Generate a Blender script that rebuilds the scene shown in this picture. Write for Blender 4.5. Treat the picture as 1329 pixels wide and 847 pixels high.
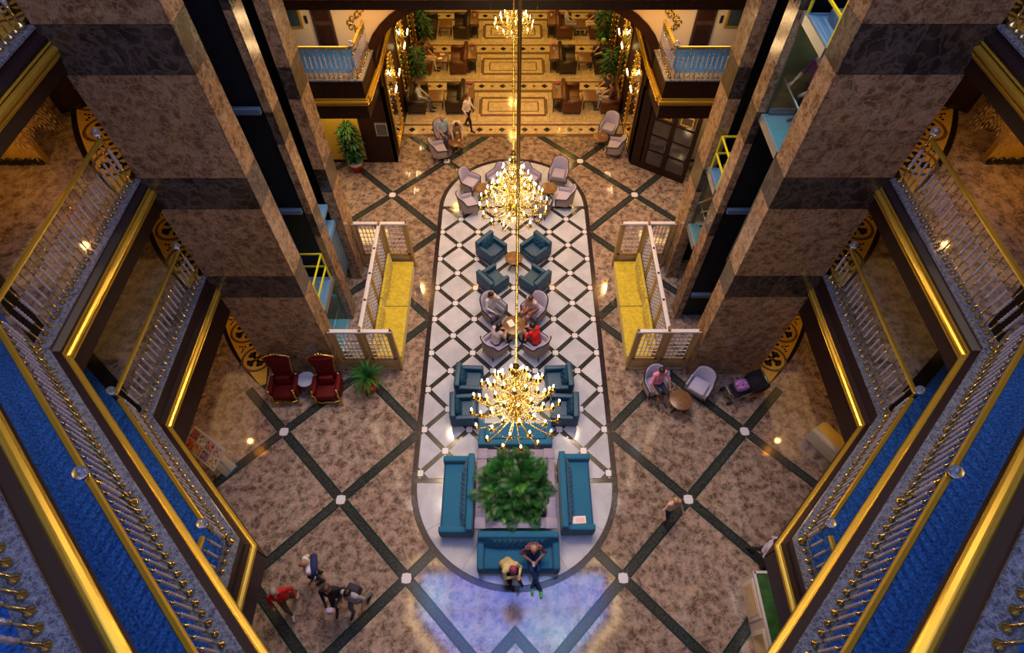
import bpy, bmesh, math, random
import numpy as np
from mathutils import Vector, Matrix
random.seed(7); rng = np.random.RandomState(3)
S = bpy.context.scene; C = S.collection; PI = math.pi; R = math.radians
for o in list(bpy.data.objects): bpy.data.objects.remove(o)

# ---------------------------------------------------------------- camera, world, exposure
cam = bpy.data.objects.new('camera', bpy.data.cameras.new('camera')); C.objects.link(cam); S.camera = cam
cam.data.sensor_width = 36; cam.data.lens = 743.15*36/1329; cam.data.clip_start = .05; cam.data.clip_end = 200
cam.location = (-0.078, 0, 16); cam.rotation_euler = (R(90-55.43), 0, R(-0.056))
S.view_settings.view_transform = 'Standard'; S.view_settings.look = 'None'; S.view_settings.gamma = 1
S.view_settings.exposure = 0.0
W = bpy.data.worlds.new('world'); S.world = W; W.use_nodes = True
W.node_tree.nodes['Background'].inputs[0].default_value = (.25, .4, .9, 1); W.node_tree.nodes['Background'].inputs[1].default_value = .3
SKY_STRENGTH = 6.5        # dusk sky seen through the skylight panes
CH_POWER = 260; HALL_POWER = 5; LOUNGE_POWER = 62; BAY_POWER = 45
WARM = (1, .66, .3); AMBER = (1, .5, .11)

def area(name, loc, sx, sy, power, col, rot=(0, 0, 0)):
    l = bpy.data.lights.new(name, 'AREA'); l.shape = 'RECTANGLE'; l.size = sx; l.size_y = sy; l.energy = power; l.color = col
    o = bpy.data.objects.new(name, l); o.location = loc; o.rotation_euler = rot; C.objects.link(o); return o
def point(name, loc, power, col, r=.2, parent=None):
    l = bpy.data.lights.new(name, 'POINT'); l.energy = power; l.color = col; l.shadow_soft_size = r
    o = bpy.data.objects.new(name, l); o.location = loc; C.objects.link(o)
    if parent: o.parent = parent
    return o
for s in (-1, 1):
    for z in (3.3, 6.5, 9.7, 12.9):      # ceiling downlights of the side halls, one group a storey
        area('hall_downlight', (s*10.3, 9.4, z), 1.6, 3.4, HALL_POWER*{3.3: 3.2, 9.7: 2.0}.get(z, 1.0), AMBER)
    for z in (6.5, 9.7, 12.9):
        area('walkway_downlight', (s*9.2, 3.6, z), 1.2, 2.2, 12, (1, .8, .6), )
    area('back_balcony_downlight', (s*6.4, 18.6, 6.5), 1.6, .8, 16, (1, .72, .36))
    area('back_bay_downlight', (s*6.6, 18.4, 3.35), 1.6, .9, BAY_POWER, (1, .62, .2))
for x in (-4.2, -1.4, 1.4, 4.2):        # unseen ceiling spots added to brighten the atrium floor
    for y in (11.8, 13.4, 16.8):
        l = bpy.data.lights.new('atrium_fill_spot', 'SPOT'); l.energy = 1050 if y < 16 else 900; l.color = (1, .84, .74) if y < 12 else (1, .72, .46); l.spot_size = R(75); l.spot_blend = .6; l.shadow_soft_size = .10
        o = bpy.data.objects.new('atrium_fill_spot', l); o.location = (x, y, 21.8); o.rotation_euler = (R(-12), 0, 0); C.objects.link(o)
for x in (-4.8, -1.5, 1.5, 4.8):        # added amber fill under the cross balcony, for light spilling from the lounge
    area('soffit_fill_light', (x, 18.3, 7.15), .25, .25, 130, (1, .48, .12), (R(-22), 0, 0))
for y in (22.2, 25.6, 29.0, 32.4):
    for x in (-2.9, 0, 2.9):
        area('lounge_downlight', (x, y, 5.9 if x == 0 else 5.2), .35, .35, LOUNGE_POWER, (1, .56, .12))

# ---------------------------------------------------------------- materials
def mat(name, col, rough=.5, metal=0, spec=.5, noise=0, nscale=8, bump=0, trans=0, emit=None, estr=0, sheen=0, ior=1.5, coat=0):
    m = bpy.data.materials.new(name); m.use_nodes = True; nt = m.node_tree; b = nt.nodes['Principled BSDF']
    b.inputs['Base Color'].default_value = (*col, 1); b.inputs['Roughness'].default_value = rough; b.inputs['Metallic'].default_value = metal
    b.inputs['Specular IOR Level'].default_value = spec; b.inputs['Transmission Weight'].default_value = trans; b.inputs['IOR'].default_value = ior
    b.inputs['Sheen Weight'].default_value = sheen; b.inputs['Coat Weight'].default_value = coat
    if emit: b.inputs['Emission Color'].default_value = (*emit, 1); b.inputs['Emission Strength'].default_value = estr
    if noise or bump:
        g = nt.nodes.new('ShaderNodeNewGeometry'); n = nt.nodes.new('ShaderNodeTexNoise')
        n.inputs['Scale'].default_value = nscale; n.inputs['Detail'].default_value = 5
        nt.links.new(g.outputs['Position'], n.inputs['Vector'])
        if noise:
            r = nt.nodes.new('ShaderNodeValToRGB'); e = r.color_ramp.elements
            e[0].position = .3; e[1].position = .7
            e[0].color = (*[c*(1-noise) for c in col], 1); e[1].color = (*[min(1, c*(1+noise)) for c in col], 1)
            nt.links.new(n.outputs['Fac'], r.inputs['Fac']); nt.links.new(r.outputs['Color'], b.inputs['Base Color'])
        if bump:
            bp = nt.nodes.new('ShaderNodeBump'); bp.inputs['Strength'].default_value = bump; bp.inputs['Distance'].default_value = .01
            nt.links.new(n.outputs['Fac'], bp.inputs['Height']); nt.links.new(bp.outputs['Normal'], b.inputs['Normal'])
    return m

def marble(name, base, dark, vein, scale=1.6, rough=.14, veinw=.5, spread=.25, spec=.5):
    """cloudy stone with fine pale veins; every slab a slightly different tone"""
    m = bpy.data.materials.new(name); m.use_nodes = True; nt = m.node_tree; b = nt.nodes['Principled BSDF']; N = nt.nodes.new; L = nt.links.new
    g = N('ShaderNodeNewGeometry'); oi = N('ShaderNodeObjectInfo')
    add = N('ShaderNodeVectorMath'); add.operation = 'MULTIPLY_ADD'; add.inputs[1].default_value = (1, 1, 1)
    cr = N('ShaderNodeCombineXYZ'); mm = N('ShaderNodeMath'); mm.operation = 'MULTIPLY'; mm.inputs[1].default_value = 40
    L(oi.outputs['Random'], mm.inputs[0]); L(mm.outputs[0], cr.inputs[0]); L(mm.outputs[0], cr.inputs[1])
    L(g.outputs['Position'], add.inputs[0]); L(cr.outputs[0], add.inputs[2])
    n1 = N('ShaderNodeTexNoise'); n1.inputs['Scale'].default_value = scale*2.6; n1.inputs['Detail'].default_value = 7; n1.inputs['Roughness'].default_value = .62; n1.inputs['Distortion'].default_value = .35
    n2 = N('ShaderNodeTexNoise'); n2.inputs['Scale'].default_value = scale*1.3; n2.inputs['Detail'].default_value = 7; n2.inputs['Roughness'].default_value = .62; n2.inputs['Distortion'].default_value = .7
    L(add.outputs[0], n1.inputs['Vector']); L(add.outputs[0], n2.inputs['Vector'])
    r1 = N('ShaderNodeValToRGB'); e = r1.color_ramp.elements; e[0].position = .40; e[0].color = (*dark, 1); e[1].position = .60; e[1].color = (*base, 1)
    L(n1.outputs['Fac'], r1.inputs['Fac'])
    ab = N('ShaderNodeMath'); ab.operation = 'SUBTRACT'; ab.inputs[1].default_value = .5; L(n2.outputs['Fac'], ab.inputs[0])
    a2 = N('ShaderNodeMath'); a2.operation = 'ABSOLUTE'; L(ab.outputs[0], a2.inputs[0])
    r2 = N('ShaderNodeValToRGB'); e = r2.color_ramp.elements; e[0].position = 0; e[0].color = (veinw,)*3+(1,); e[1].position = .022; e[1].color = (0, 0, 0, 1)
    L(a2.outputs[0], r2.inputs['Fac'])
    vo = N('ShaderNodeTexVoronoi'); vo.feature = 'DISTANCE_TO_EDGE'; vo.inputs['Scale'].default_value = scale*2.4
    nd = N('ShaderNodeTexNoise'); nd.inputs['Scale'].default_value = scale*2; nd.inputs['Detail'].default_value = 4; L(add.outputs[0], nd.inputs['Vector'])
    sc_ = N('ShaderNodeVectorMath'); sc_.operation = 'MULTIPLY_ADD'; sc_.inputs[1].default_value = (1.1/scale,)*3; L(nd.outputs['Color'], sc_.inputs[0]); L(add.outputs[0], sc_.inputs[2]); L(sc_.outputs[0], vo.inputs['Vector'])
    r3 = N('ShaderNodeValToRGB'); e = r3.color_ramp.elements; e[0].position = 0; e[0].color = (veinw,)*3+(1,); e[1].position = .10; e[1].color = (0, 0, 0, 1); L(vo.outputs['Distance'], r3.inputs['Fac'])
    mv = N('ShaderNodeMixRGB'); mv.blend_type = 'LIGHTEN'; mv.inputs[0].default_value = 1; L(r2.outputs['Color'], mv.inputs[1]); L(r3.outputs['Color'], mv.inputs[2])
    mx = N('ShaderNodeMixRGB'); mx.inputs[2].default_value = (*vein, 1); L(mv.outputs[0], mx.inputs[0]); L(r1.outputs['Color'], mx.inputs[1])
    mp = N('ShaderNodeMapRange'); mp.inputs[3].default_value = 1-spread; mp.inputs[4].default_value = 1+spread; L(oi.outputs['Random'], mp.inputs[0])
    ml = N('ShaderNodeVectorMath'); ml.operation = 'SCALE'; L(mx.outputs[0], ml.inputs[0]); L(mp.outputs[0], ml.inputs['Scale'])
    L(ml.outputs[0], b.inputs['Base Color']); b.inputs['Roughness'].default_value = rough; b.inputs['Specular IOR Level'].default_value = spec
    return m

M = dict(
 brown=marble('brown_marble', (.34, .245, .195), (.105, .066, .050), (.58, .49, .43), 1.6, .07, .30, .12, 1.0),
 pillar=marble('pillar_marble', (.33, .195, .105), (.135, .072, .036), (.58, .42, .29), 1.7, .16, .4, .1),
 pillar_dark=marble('pillar_band_marble', (.055, .038, .030), (.026, .018, .014), (.20, .16, .15), .8, .22, .35, .2),
 green=mat('green_marble_edge', (.008, .035, .030), .15),
 greenmid=marble('green_marble', (.040, .042, .043), (.014, .016, .018), (.12, .11, .11), 6, .14, .3, .15),
 white=marble('white_marble', (.54, .57, .68), (.45, .47, .57), (.42, .44, .53), .6, .08, .25, .05, .5),
 star=mat('white_star_marble', (.66, .66, .74), .2),
 ring=marble('ring_marble', (.030, .020, .025), (.014, .010, .014), (.08, .06, .07), 5, .15, .4, .1),
 grout=mat('grout', (.05, .04, .035), .8),
 beige=marble('beige_marble', (.55, .42, .25), (.42, .31, .17), (.66, .54, .36), 1.6, .1, .35, .08),
 inlay=marble('inlay_marble', (.17, .10, .045), (.11, .06, .03), (.3, .2, .1), 4, .12, .3, .1),
 black=mat('black_stone', (.012, .010, .009), .2),
 yellowstone=mat('yellow_stone', (.72, .44, .06), .2, noise=.12),
 ledge=marble('ledge_marble', (.13, .135, .165), (.055, .058, .075), (.34, .35, .42), 6, .16, .5, .05),
 wood=mat('dark_wood', (.022, .008, .005), .42, spec=.2, noise=.25, nscale=6),
 woodcap=mat('coping_wood', (.020, .009, .010), .38, spec=.25),
 wood2=mat('dark_wood_panel', (.040, .020, .014), .32, noise=.3, nscale=5),
 walnut=mat('walnut_table', (.16, .078, .035), .3, noise=.25, nscale=12),
 gold=mat('gold_leaf', (.72, .48, .10), .27, 1),
 goldpaint=mat('gold_paint', (.72, .46, .05), .25, .7),
 brass=mat('brass', (.66, .50, .20), .2, 1),
 steel=mat('steel', (.5, .55, .62), .3, .8),
 crystal=mat('crystal', (.78, .74, .88), .10, 0, .8, trans=.6, ior=1.4),
 glassball=mat('glass_ball', (.86, .92, 1), .03, trans=.9, ior=1.5),
 amberdrop=mat('amber_strand', (.95, .62, .16), .15, 0, 1, trans=.2, ior=1.5),
 drop=mat('crystal_drop', (.52, .38, .16), .08, 0, 1, trans=.35, ior=1.6),
 bulb=mat('candle_bulb', (1, .9, .7), .4, emit=(1, .78, .42), estr=40),
 carpet=mat('blue_carpet', (.008, .085, .36), .95, noise=.75, nscale=26, bump=.4),
 lilac=mat('lilac_fabric', (.36, .34, .50), .85, noise=.05, nscale=60, sheen=.2),
 taupe=mat('taupe_fabric', (.30, .24, .23), .85, noise=.1, nscale=60),
 piping=mat('plum_piping', (.022, .012, .022), .5),
 legw=mat('dark_leg_wood', (.03, .016, .012), .35),
 teal=mat('teal_fabric', (.003, .125, .27), .8, noise=.08, nscale=40, sheen=.15),
 petrol=mat('petrol_leather', (.008, .060, .135), .5, noise=.1, nscale=30),
 chester=mat('brown_leather', (.030, .016, .008), .38, noise=.3, nscale=16),
 chester2=mat('tan_leather', (.10, .032, .010), .38, noise=.3, nscale=16),
 red=mat('red_velvet', (.10, .0008, .002), .7, spec=.25, noise=.2, nscale=20),
 mustard=mat('mustard_velvet', (.50, .39, .015), .65, sheen=.3, noise=.22, nscale=9),
 cream=mat('cream_paint', (.52, .46, .38), .4),
 screen=mat('screen_paint', (.62, .58, .62), .35),
 screengold=mat('screen_gold_beige', (.42, .28, .12), .4, noise=.1),
 black_metal=mat('shaft_black', (.006, .007, .012), .45),
 shaftblue=mat('shaft_steel', (.12, .20, .32), .35, .3),
 yellowrail=mat('yellow_rail', (.72, .66, .01), .4),
 cabtop=mat('cab_blue_roof', (.12, .28, .50), .5),
 cabteal=mat('cab_teal', (.02, .42, .40), .3),
 cabfloor=mat('cab_light_floor', (.20, .55, .68), .4),
 cabwall=mat('cab_brown_wall', (.10, .075, .03), .3),
 cabglass=mat('cab_glass', (.8, .95, .95), .02, trans=1, ior=1.1, spec=.3),
 cablight=mat('cab_ceiling_light', (.7, .9, 1), .4, emit=(.55, .9, 1), estr=5),
 planter=mat('lilac_wood', (.21, .19, .33), .45, noise=.15, nscale=14),
 pebble=mat('white_pebbles', (.75, .72, .72), .7),
 soil=mat('soil', (.03, .02, .012), .9),
 leaf=mat('leaf_green', (.010, .105, .020), .45, noise=.4, nscale=7),
 leaf2=mat('leaf_bright', (.05, .26, .03), .45, noise=.3, nscale=7),
 leaf3=mat('leaf_dark', (.008, .06, .012), .5, noise=.4, nscale=7),
 pot=mat('red_pot', (.42, .012, .012), .35), potw=mat('white_pot', (.62, .55, .50), .4), pott=mat('terracotta', (.4, .2, .1), .6),
 wallgold=mat('gold_wallpaper', (.60, .36, .05), .5, noise=.08, nscale=4),
 wallcream=mat('cream_wall', (.52, .45, .38), .6), wallyellow=mat('mustard_wall', (.58, .40, .06), .5),
 mirror=mat('mirror_glass', (.75, .75, .75), .03, 1), darkglass=mat('dark_glass', (.05, .05, .06), .05, 0, .8),
 ceil=mat('ceiling_plaster', (.45, .38, .30), .7), pic=mat('picture', (.03, .05, .08), .3),
 skin=mat('skin', (.50, .27, .18), .55), skin2=mat('tanned_skin', (.36, .17, .10), .55), lip=mat('lips', (.4, .1, .08), .5), eye=mat('eye', (.02, .015, .01), .3),
 h_black=mat('black_hair', (.010, .007, .006), .5), h_brown=mat('brown_hair', (.07, .03, .015), .5), h_blond=mat('blond_hair', (.40, .24, .08), .5), h_grey=mat('grey_hair', (.25, .24, .24), .5), h_red=mat('red_scarf', (.6, .03, .03), .7), h_pink=mat('plum_scarf', (.35, .05, .12), .7), h_green=mat('green_scarf', (.18, .65, .05), .7),
 paper=mat('paper', (.8, .78, .75), .6), pinkbag=mat('pink_bag', (.8, .45, .5), .5))

def plaid():
    m = mat('plaid_shirt', (.12, .06, .10), .8); nt = m.node_tree; b = nt.nodes['Principled BSDF']; g = nt.nodes.new('ShaderNodeNewGeometry')
    prev = None
    for ax in ('X', 'Y', 'Z'):
        w = nt.nodes.new('ShaderNodeTexWave'); w.bands_direction = ax; w.inputs['Scale'].default_value = 5.2
        nt.links.new(g.outputs['Position'], w.inputs['Vector'])
        if prev is None: prev = w.outputs['Fac']
        else:
            a = nt.nodes.new('ShaderNodeMath'); a.operation = 'ADD'; nt.links.new(prev, a.inputs[0]); nt.links.new(w.outputs['Fac'], a.inputs[1]); prev = a.outputs[0]
    r = nt.nodes.new('ShaderNodeValToRGB'); e = r.color_ramp.elements; e[0].position = .45; e[0].color = (.02, .02, .05, 1); e[1].position = .8; e[1].color = (.28, .12, .16, 1)
    d = nt.nodes.new('ShaderNodeMath'); d.operation = 'DIVIDE'; d.inputs[1].default_value = 2.4; nt.links.new(prev, d.inputs[0])
    nt.links.new(d.outputs[0], r.inputs['Fac']); nt.links.new(r.outputs['Color'], b.inputs['Base Color']); return m
M['plaid'] = plaid()
_cl = {}
def cloth(c):
    k = tuple(c)
    if k not in _cl: _cl[k] = mat('cloth', c, .85)
    return _cl[k]

# ---------------------------------------------------------------- mesh helpers
class MB:
    def __init__(s): s.bm = bmesh.new(); s.mi = 0; s.sm = False
    def _faces(s, fs, sm=None):
        for f in fs: f.material_index = s.mi; f.smooth = s.sm if sm is None else sm
    def quad(s, *p):
        v = [s.bm.verts.new(q) for q in p]; f = s.bm.faces.new(v); s._faces([f]); return f
    def box(s, c, d, rz=0, bev=0, seg=2, rx=0, ry=0):
        m = Matrix.Translation(c) @ Matrix.Rotation(rz, 4, 'Z') @ Matrix.Rotation(ry, 4, 'Y') @ Matrix.Rotation(rx, 4, 'X') @ Matrix.Diagonal((*d, 1))
        r = bmesh.ops.create_cube(s.bm, size=1, matrix=m); vs = r['verts']; fs = list({f for v in vs for f in v.link_faces})
        s._faces(fs, bev > 0)
        if bev:
            es = list({e for v in vs for e in v.link_edges})
            q = bmesh.ops.bevel(s.bm, geom=es, offset=bev, segments=seg, affect='EDGES', profile=.6)
            s._faces(q['faces'], True)
        return s
    def bx(s, x0, y0, z0, x1, y1, z1, bev=0):
        return s.box(((x0+x1)/2, (y0+y1)/2, (z0+z1)/2), (abs(x1-x0), abs(y1-y0), abs(z1-z0)), bev=bev)
    def prism(s, poly, z0, z1, bottom=False):
        a = [s.bm.verts.new((x, y, z0)) for x, y in poly]; b = [s.bm.verts.new((x, y, z1)) for x, y in poly]; n = len(poly)
        fs = [s.bm.faces.new(b)]
        for i in range(n): fs.append(s.bm.faces.new((a[i], a[(i+1) % n], b[(i+1) % n], b[i])))
        if bottom: fs.append(s.bm.faces.new(a[::-1]))
        s._faces(fs, False); return s
    def lathe(s, prof, c=(0, 0, 0), n=12, sx=1, sy=1, mtx=None):
        rows = []
        for r, z in prof:
            ring = []
            for i in range(n):
                t = 2*PI*i/n; p = Vector((r*math.cos(t)*sx, r*math.sin(t)*sy, z))
                p = (mtx @ p) if mtx else p + Vector(c)
                ring.append(s.bm.verts.new(p))
            rows.append(ring)
        fs = []
        for a, b in zip(rows, rows[1:]):
            for i in range(n): fs.append(s.bm.faces.new((a[i], a[(i+1) % n], b[(i+1) % n], b[i])))
        fs.append(s.bm.faces.new(rows[0][::-1])); fs.append(s.bm.faces.new(rows[-1])); s._faces(fs, True); return s
    def sph(s, c, r, n=8, m=5, sx=1, sy=1, sz=1):
        return s.lathe([(r*max(.05, math.sin(PI*k/m)), -r*sz*math.cos(PI*k/m)) for k in range(m+1)], c, n, sx, sy)
    def tube(s, pts, r, n=6, cap=True, r2=None):
        pts = [Vector(p) for p in pts]; rows = []; L = len(pts); up = Vector((0, 0, 1))
        d0 = (pts[1]-pts[0]).normalized(); u = d0.cross(up)
        if u.length < .1: u = d0.cross(Vector((1, 0, 0)))
        u.normalize()
        for k, p in enumerate(pts):
            d = (pts[min(k+1, L-1)]-pts[max(k-1, 0)]).normalized()
            u = (u-d*u.dot(d)).normalized(); v = d.cross(u)
            rr = r if r2 is None else r+(r2-r)*k/(L-1)
            rows.append([s.bm.verts.new(p+(u*math.cos(2*PI*i/n)+v*math.sin(2*PI*i/n))*rr) for i in range(n)])
        fs = []
        for a, b in zip(rows, rows[1:]):
            for i in range(n): fs.append(s.bm.faces.new((a[i], a[(i+1) % n], b[(i+1) % n], b[i])))
        if cap: fs.append(s.bm.faces.new(rows[0][::-1])); fs.append(s.bm.faces.new(rows[-1]))
        s._faces(fs, True); return s
    def sweep(s, path, prof, side=1, smooth=False):
        """path: plan polyline; prof: closed (outward offset, z); outward = right of travel * side"""
        n = len(path); rows = []
        for k in range(n):
            p = Vector(path[k]); ds = []
            if k > 0: ds.append((p-Vector(path[k-1])).normalized())
            if k < n-1: ds.append((Vector(path[k+1])-p).normalized())
            ns = [Vector((d.y, -d.x))*side for d in ds]
            m = ns[0] if len(ns) == 1 else (ns[0]+ns[1]).normalized()/max(.3, (ns[0]+ns[1]).normalized().dot(ns[0]))
            rows.append([s.bm.verts.new((p.x+m.x*o, p.y+m.y*o, z)) for o, z in prof])
        fs = []; q = len(prof)
        for a, b in zip(rows, rows[1:]):
            for i in range(q): fs.append(s.bm.faces.new((a[i], a[(i+1) % q], b[(i+1) % q], b[i])))
        fs.append(s.bm.faces.new(rows[0][::-1])); fs.append(s.bm.faces.new(rows[-1])); s._faces(fs, smooth); return s
    def mesh(s, name, mats):
        bmesh.ops.recalc_face_normals(s.bm, faces=s.bm.faces)
        me = bpy.data.meshes.new(name); s.bm.to_mesh(me); s.bm.free()
        for m in (mats if isinstance(mats, (list, tuple)) else [mats]): me.materials.append(m)
        return me
    def build(s, name, mats, parent=None): return link(name, s.mesh(name, mats), parent)
def link(name, me, parent=None, loc=None, rz=0):
    o = bpy.data.objects.new(name, me); C.objects.link(o)
    if parent: o.parent = parent
    if loc is not None: o.location = loc
    if rz: o.rotation_euler = (0, 0, rz)
    return o
def tag(o, label, cat, group=None, kind=None):
    o['label'] = label; o['category'] = cat
    if group: o['group'] = group
    if kind: o['kind'] = kind
    return o
def thing(name, label, cat, loc=(0, 0, 0), rz=0, group=None):
    o = bpy.data.objects.new(name, None); C.objects.link(o); o.location = loc; o.rotation_euler = (0, 0, rz); o.empty_display_size = .1
    return tag(o, label, cat, group)
def struct(o): o['kind'] = 'structure'; return o
_kids = {}
def dup(root, loc, rz=0, label=None, group=None, scale=None):
    def kids(o): return [c for c in ALL.get(o.name, [])]
    r = root.copy(); C.objects.link(r); r.location = loc; r.rotation_euler = (0, 0, rz)
    if scale: r.scale = scale
    if label: r['label'] = label
    if group: r['group'] = group
    for ch in [o for o in root.children]:
        c = ch.copy(); C.objects.link(c); c.parent = r
        for g in ch.children:
            d = g.copy(); C.objects.link(d); d.parent = c
    return r
class Maker:
    """first place() moves the prototype itself, later ones copy it"""
    def __init__(s, root): s.root = root; s.used = False
    def place(s, loc, rz, label, group=None, scale=None):
        if not s.used:
            s.used = True; s.first = (s.root); r = s.root; r.location = loc; r.rotation_euler = (0, 0, rz); r['label'] = label
            if group: r['group'] = group
            if scale: r.scale = scale
            return r
        return dup(s.root, loc, rz, label, group, scale or (1, 1, 1))

def clip(poly, a, b, c):          # keep a*x+b*y<=c
    out = []
    for i in range(len(poly)):
        p, q = poly[i], poly[(i+1) % len(poly)]; dp = a*p[0]+b*p[1]-c; dq = a*q[0]+b*q[1]-c
        if dp <= 0: out.append(p)
        if (dp < 0 < dq) or (dq < 0 < dp):
            t = dp/(dp-dq); out.append((p[0]+(q[0]-p[0])*t, p[1]+(q[1]-p[1])*t))
    return out
def cliprect(poly, x0, x1, y0, y1):
    for a, b, c in ((-1, 0, -x0), (1, 0, x1), (0, -1, -y0), (0, 1, y1)):
        poly = clip(poly, a, b, c)
        if len(poly) < 3: return None
    ar = abs(sum(poly[i][0]*poly[(i+1) % len(poly)][1]-poly[(i+1) % len(poly)][0]*poly[i][1] for i in range(len(poly))))/2
    return poly if ar > .002 else None

# ================================================================ SETTING: floor
fl = struct(MB().bx(-13, -4, -.3, 13, 36, -.012).build('floor', M['grout']))
D = 2.058; X0 = 2.825; Y0 = 3.07; HW = .135; YEND = 21.15
def inst(px, py):       # inside the stadium?
    hx = 2.8; cy = min(max(py, 5.67), 16.74); return px*px*0+(px*px+(py-cy)**2) < hx*hx
def piece(name, poly, m, z1=0, z0=-.012, parent=fl):
    b = MB(); b.prism(poly, z0, z1); return b.build(name, m, parent)
for s in (-1, 1):
    for i in range(-2, 6):
        for j in range(-4, 11):
            cx = X0+i*D; cy = Y0+j*D
            if (i+j) % 2:
                h = D-HW*1.414-.006; poly = [(cx+h, cy), (cx, cy+h), (cx-h, cy), (cx, cy-h)]
                if all(inst(*p) for p in poly): continue
                p = cliprect(poly, .0, 12.9, -3.5, YEND)
                if p: piece('marble_tile', [(s*x, y) for x, y in p], M['brown'])
            else:
                for sy in (1, -1):
                    ex, ey = cx+D, cy+sy*D
                    if inst(cx, cy) and inst(ex, ey): continue
                    dx, dy = 1/2**.5, sy/2**.5; nx, ny = -dy, dx; L = D*2**.5; mb = MB(); any_ = False
                    for k, (o0, o1, mi) in enumerate(((-HW, -HW+.045, 0), (-HW+.045, HW-.045, 1), (HW-.045, HW, 0))):
                        g = .15
                        q = [(cx+dx*g+nx*o0, cy+dy*g+ny*o0), (cx+dx*(L-g)+nx*o0, cy+dy*(L-g)+ny*o0), (cx+dx*(L-g)+nx*o1, cy+dy*(L-g)+ny*o1), (cx+dx*g+nx*o1, cy+dy*g+ny*o1)]
                        if cx > 5: q = clip(q, 1, 1, 17.0)
                        q = cliprect(q, 0, 12.9, -3.5, YEND) if len(q) > 2 else None
                        if q: mb.mi = mi; mb.prism([(s*x, y) for x, y in q], -.012, 0); any_ = True
                    if any_: mb.build('green_strip', [M['green'], M['greenmid']], fl)
                if cx > .2 and not (cx > 6 and cx+cy > 16.5) and -3 < cy < YEND-.3 and not (inst(cx+.3, cy) and inst(cx-.3, cy)):
                    star = []
                    for k in range(24):
                        a = PI/12*k; r = .122*(1+.20*abs(math.cos(2*(a-PI/4)))+.10*math.cos(8*a))
                        star.append((s*(cx+r*math.cos(a)), cy+r*math.sin(a)))
                    piece('star_inlay', star, M['star'], .001)
# stadium (oval carpet of white stone)
def stadium(r, n=28):
    return [(r*math.cos(PI*k/n), 16.74+r*math.sin(PI*k/n)) for k in range(n+1)] + [(r*math.cos(PI+PI*k/n), 5.67+r*math.sin(PI+PI*k/n)) for k in range(n+1)]
piece('oval_bed', stadium(2.94), M['grout'], .003)
o_, i_ = stadium(2.95), stadium(2.80); mb = MB(); n = len(o_)
for k in range(n):
    a, b, c, d = o_[k], o_[(k+1) % n], i_[(k+1) % n], i_[k]
    mb.prism([a, b, c, d], -.01, .008)
mb.build('oval_border', M['ring'], fl)
for yy in (5.67, 16.74): piece('cross_band', [(-2.8, yy-.06), (2.8, yy-.06), (2.8, yy+.06), (-2.8, yy+.06)], M['ring'], .008)
E_ = .6802; YS = 12.693; hw = .072
wt = []; ws = []; wn = []
for i in range(-5, 6):
    for j in range(-12, 8):
        cx = i*E_; cy = YS+j*E_
        if (i+j) % 2:
            h = E_-hw*1.414-.004; p = cliprect([(cx+h, cy), (cx, cy+h), (cx-h, cy), (cx, cy-h)], -2.79, 2.79, 5.74, 16.67)
            if p: wt.append(p)
        else:
            for sy in (1, -1):
                dx, dy = 1/2**.5, sy/2**.5; nx, ny = -dy, dx; L = E_*2**.5; g = .075
                p = cliprect([(cx+dx*g-nx*hw, cy+dy*g-ny*hw), (cx+dx*(L-g)-nx*hw, cy+dy*(L-g)-ny*hw), (cx+dx*(L-g)+nx*hw, cy+dy*(L-g)+ny*hw), (cx+dx*g+nx*hw, cy+dy*g+ny*hw)], -2.79, 2.79, 5.74, 16.67)
                if p: ws.append(p)
            st = []
            for k in range(16):
                a = PI/8*k; r = .088*(1+.28*abs(math.cos(2*(a-PI/4)))+.12*math.cos(8*a))
                st.append((cx+r*math.cos(a), cy+r*math.sin(a)))
            p = cliprect(st, -2.79, 2.79, 5.74, 16.67)
            if p: wn.append(p)
for p in wt: piece('white_tile', p, M['white'], .008, .0)
for p in ws: piece('dark_strip', p, M['greenmid'], .0075, .0)
for p in wn: piece('small_star', p, M['star'], .009, .0)
for cy, a0 in ((16.74, 0), (5.67, PI)):
    for k in range(6):
        sec = [(0.0, cy+(.07 if a0 == 0 else -.07))]
        for q in range(7):
            a = a0+PI*(k+q/6)/6; y = 2.785*math.sin(a); y = max(y, .07) if a0 == 0 else min(y, -.07)
            sec.append((2.785*math.cos(a)*.999, cy+y))
        # slim joint between wedges
        c = (sum(p[0] for p in sec)/len(sec), sum(p[1] for p in sec)/len(sec)); sec = [(c[0]+(p[0]-c[0])*.994, c[1]+(p[1]-c[1])*.994) for p in sec]
        piece('white_wedge_slab', sec, M['white'], .008, .0)
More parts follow.
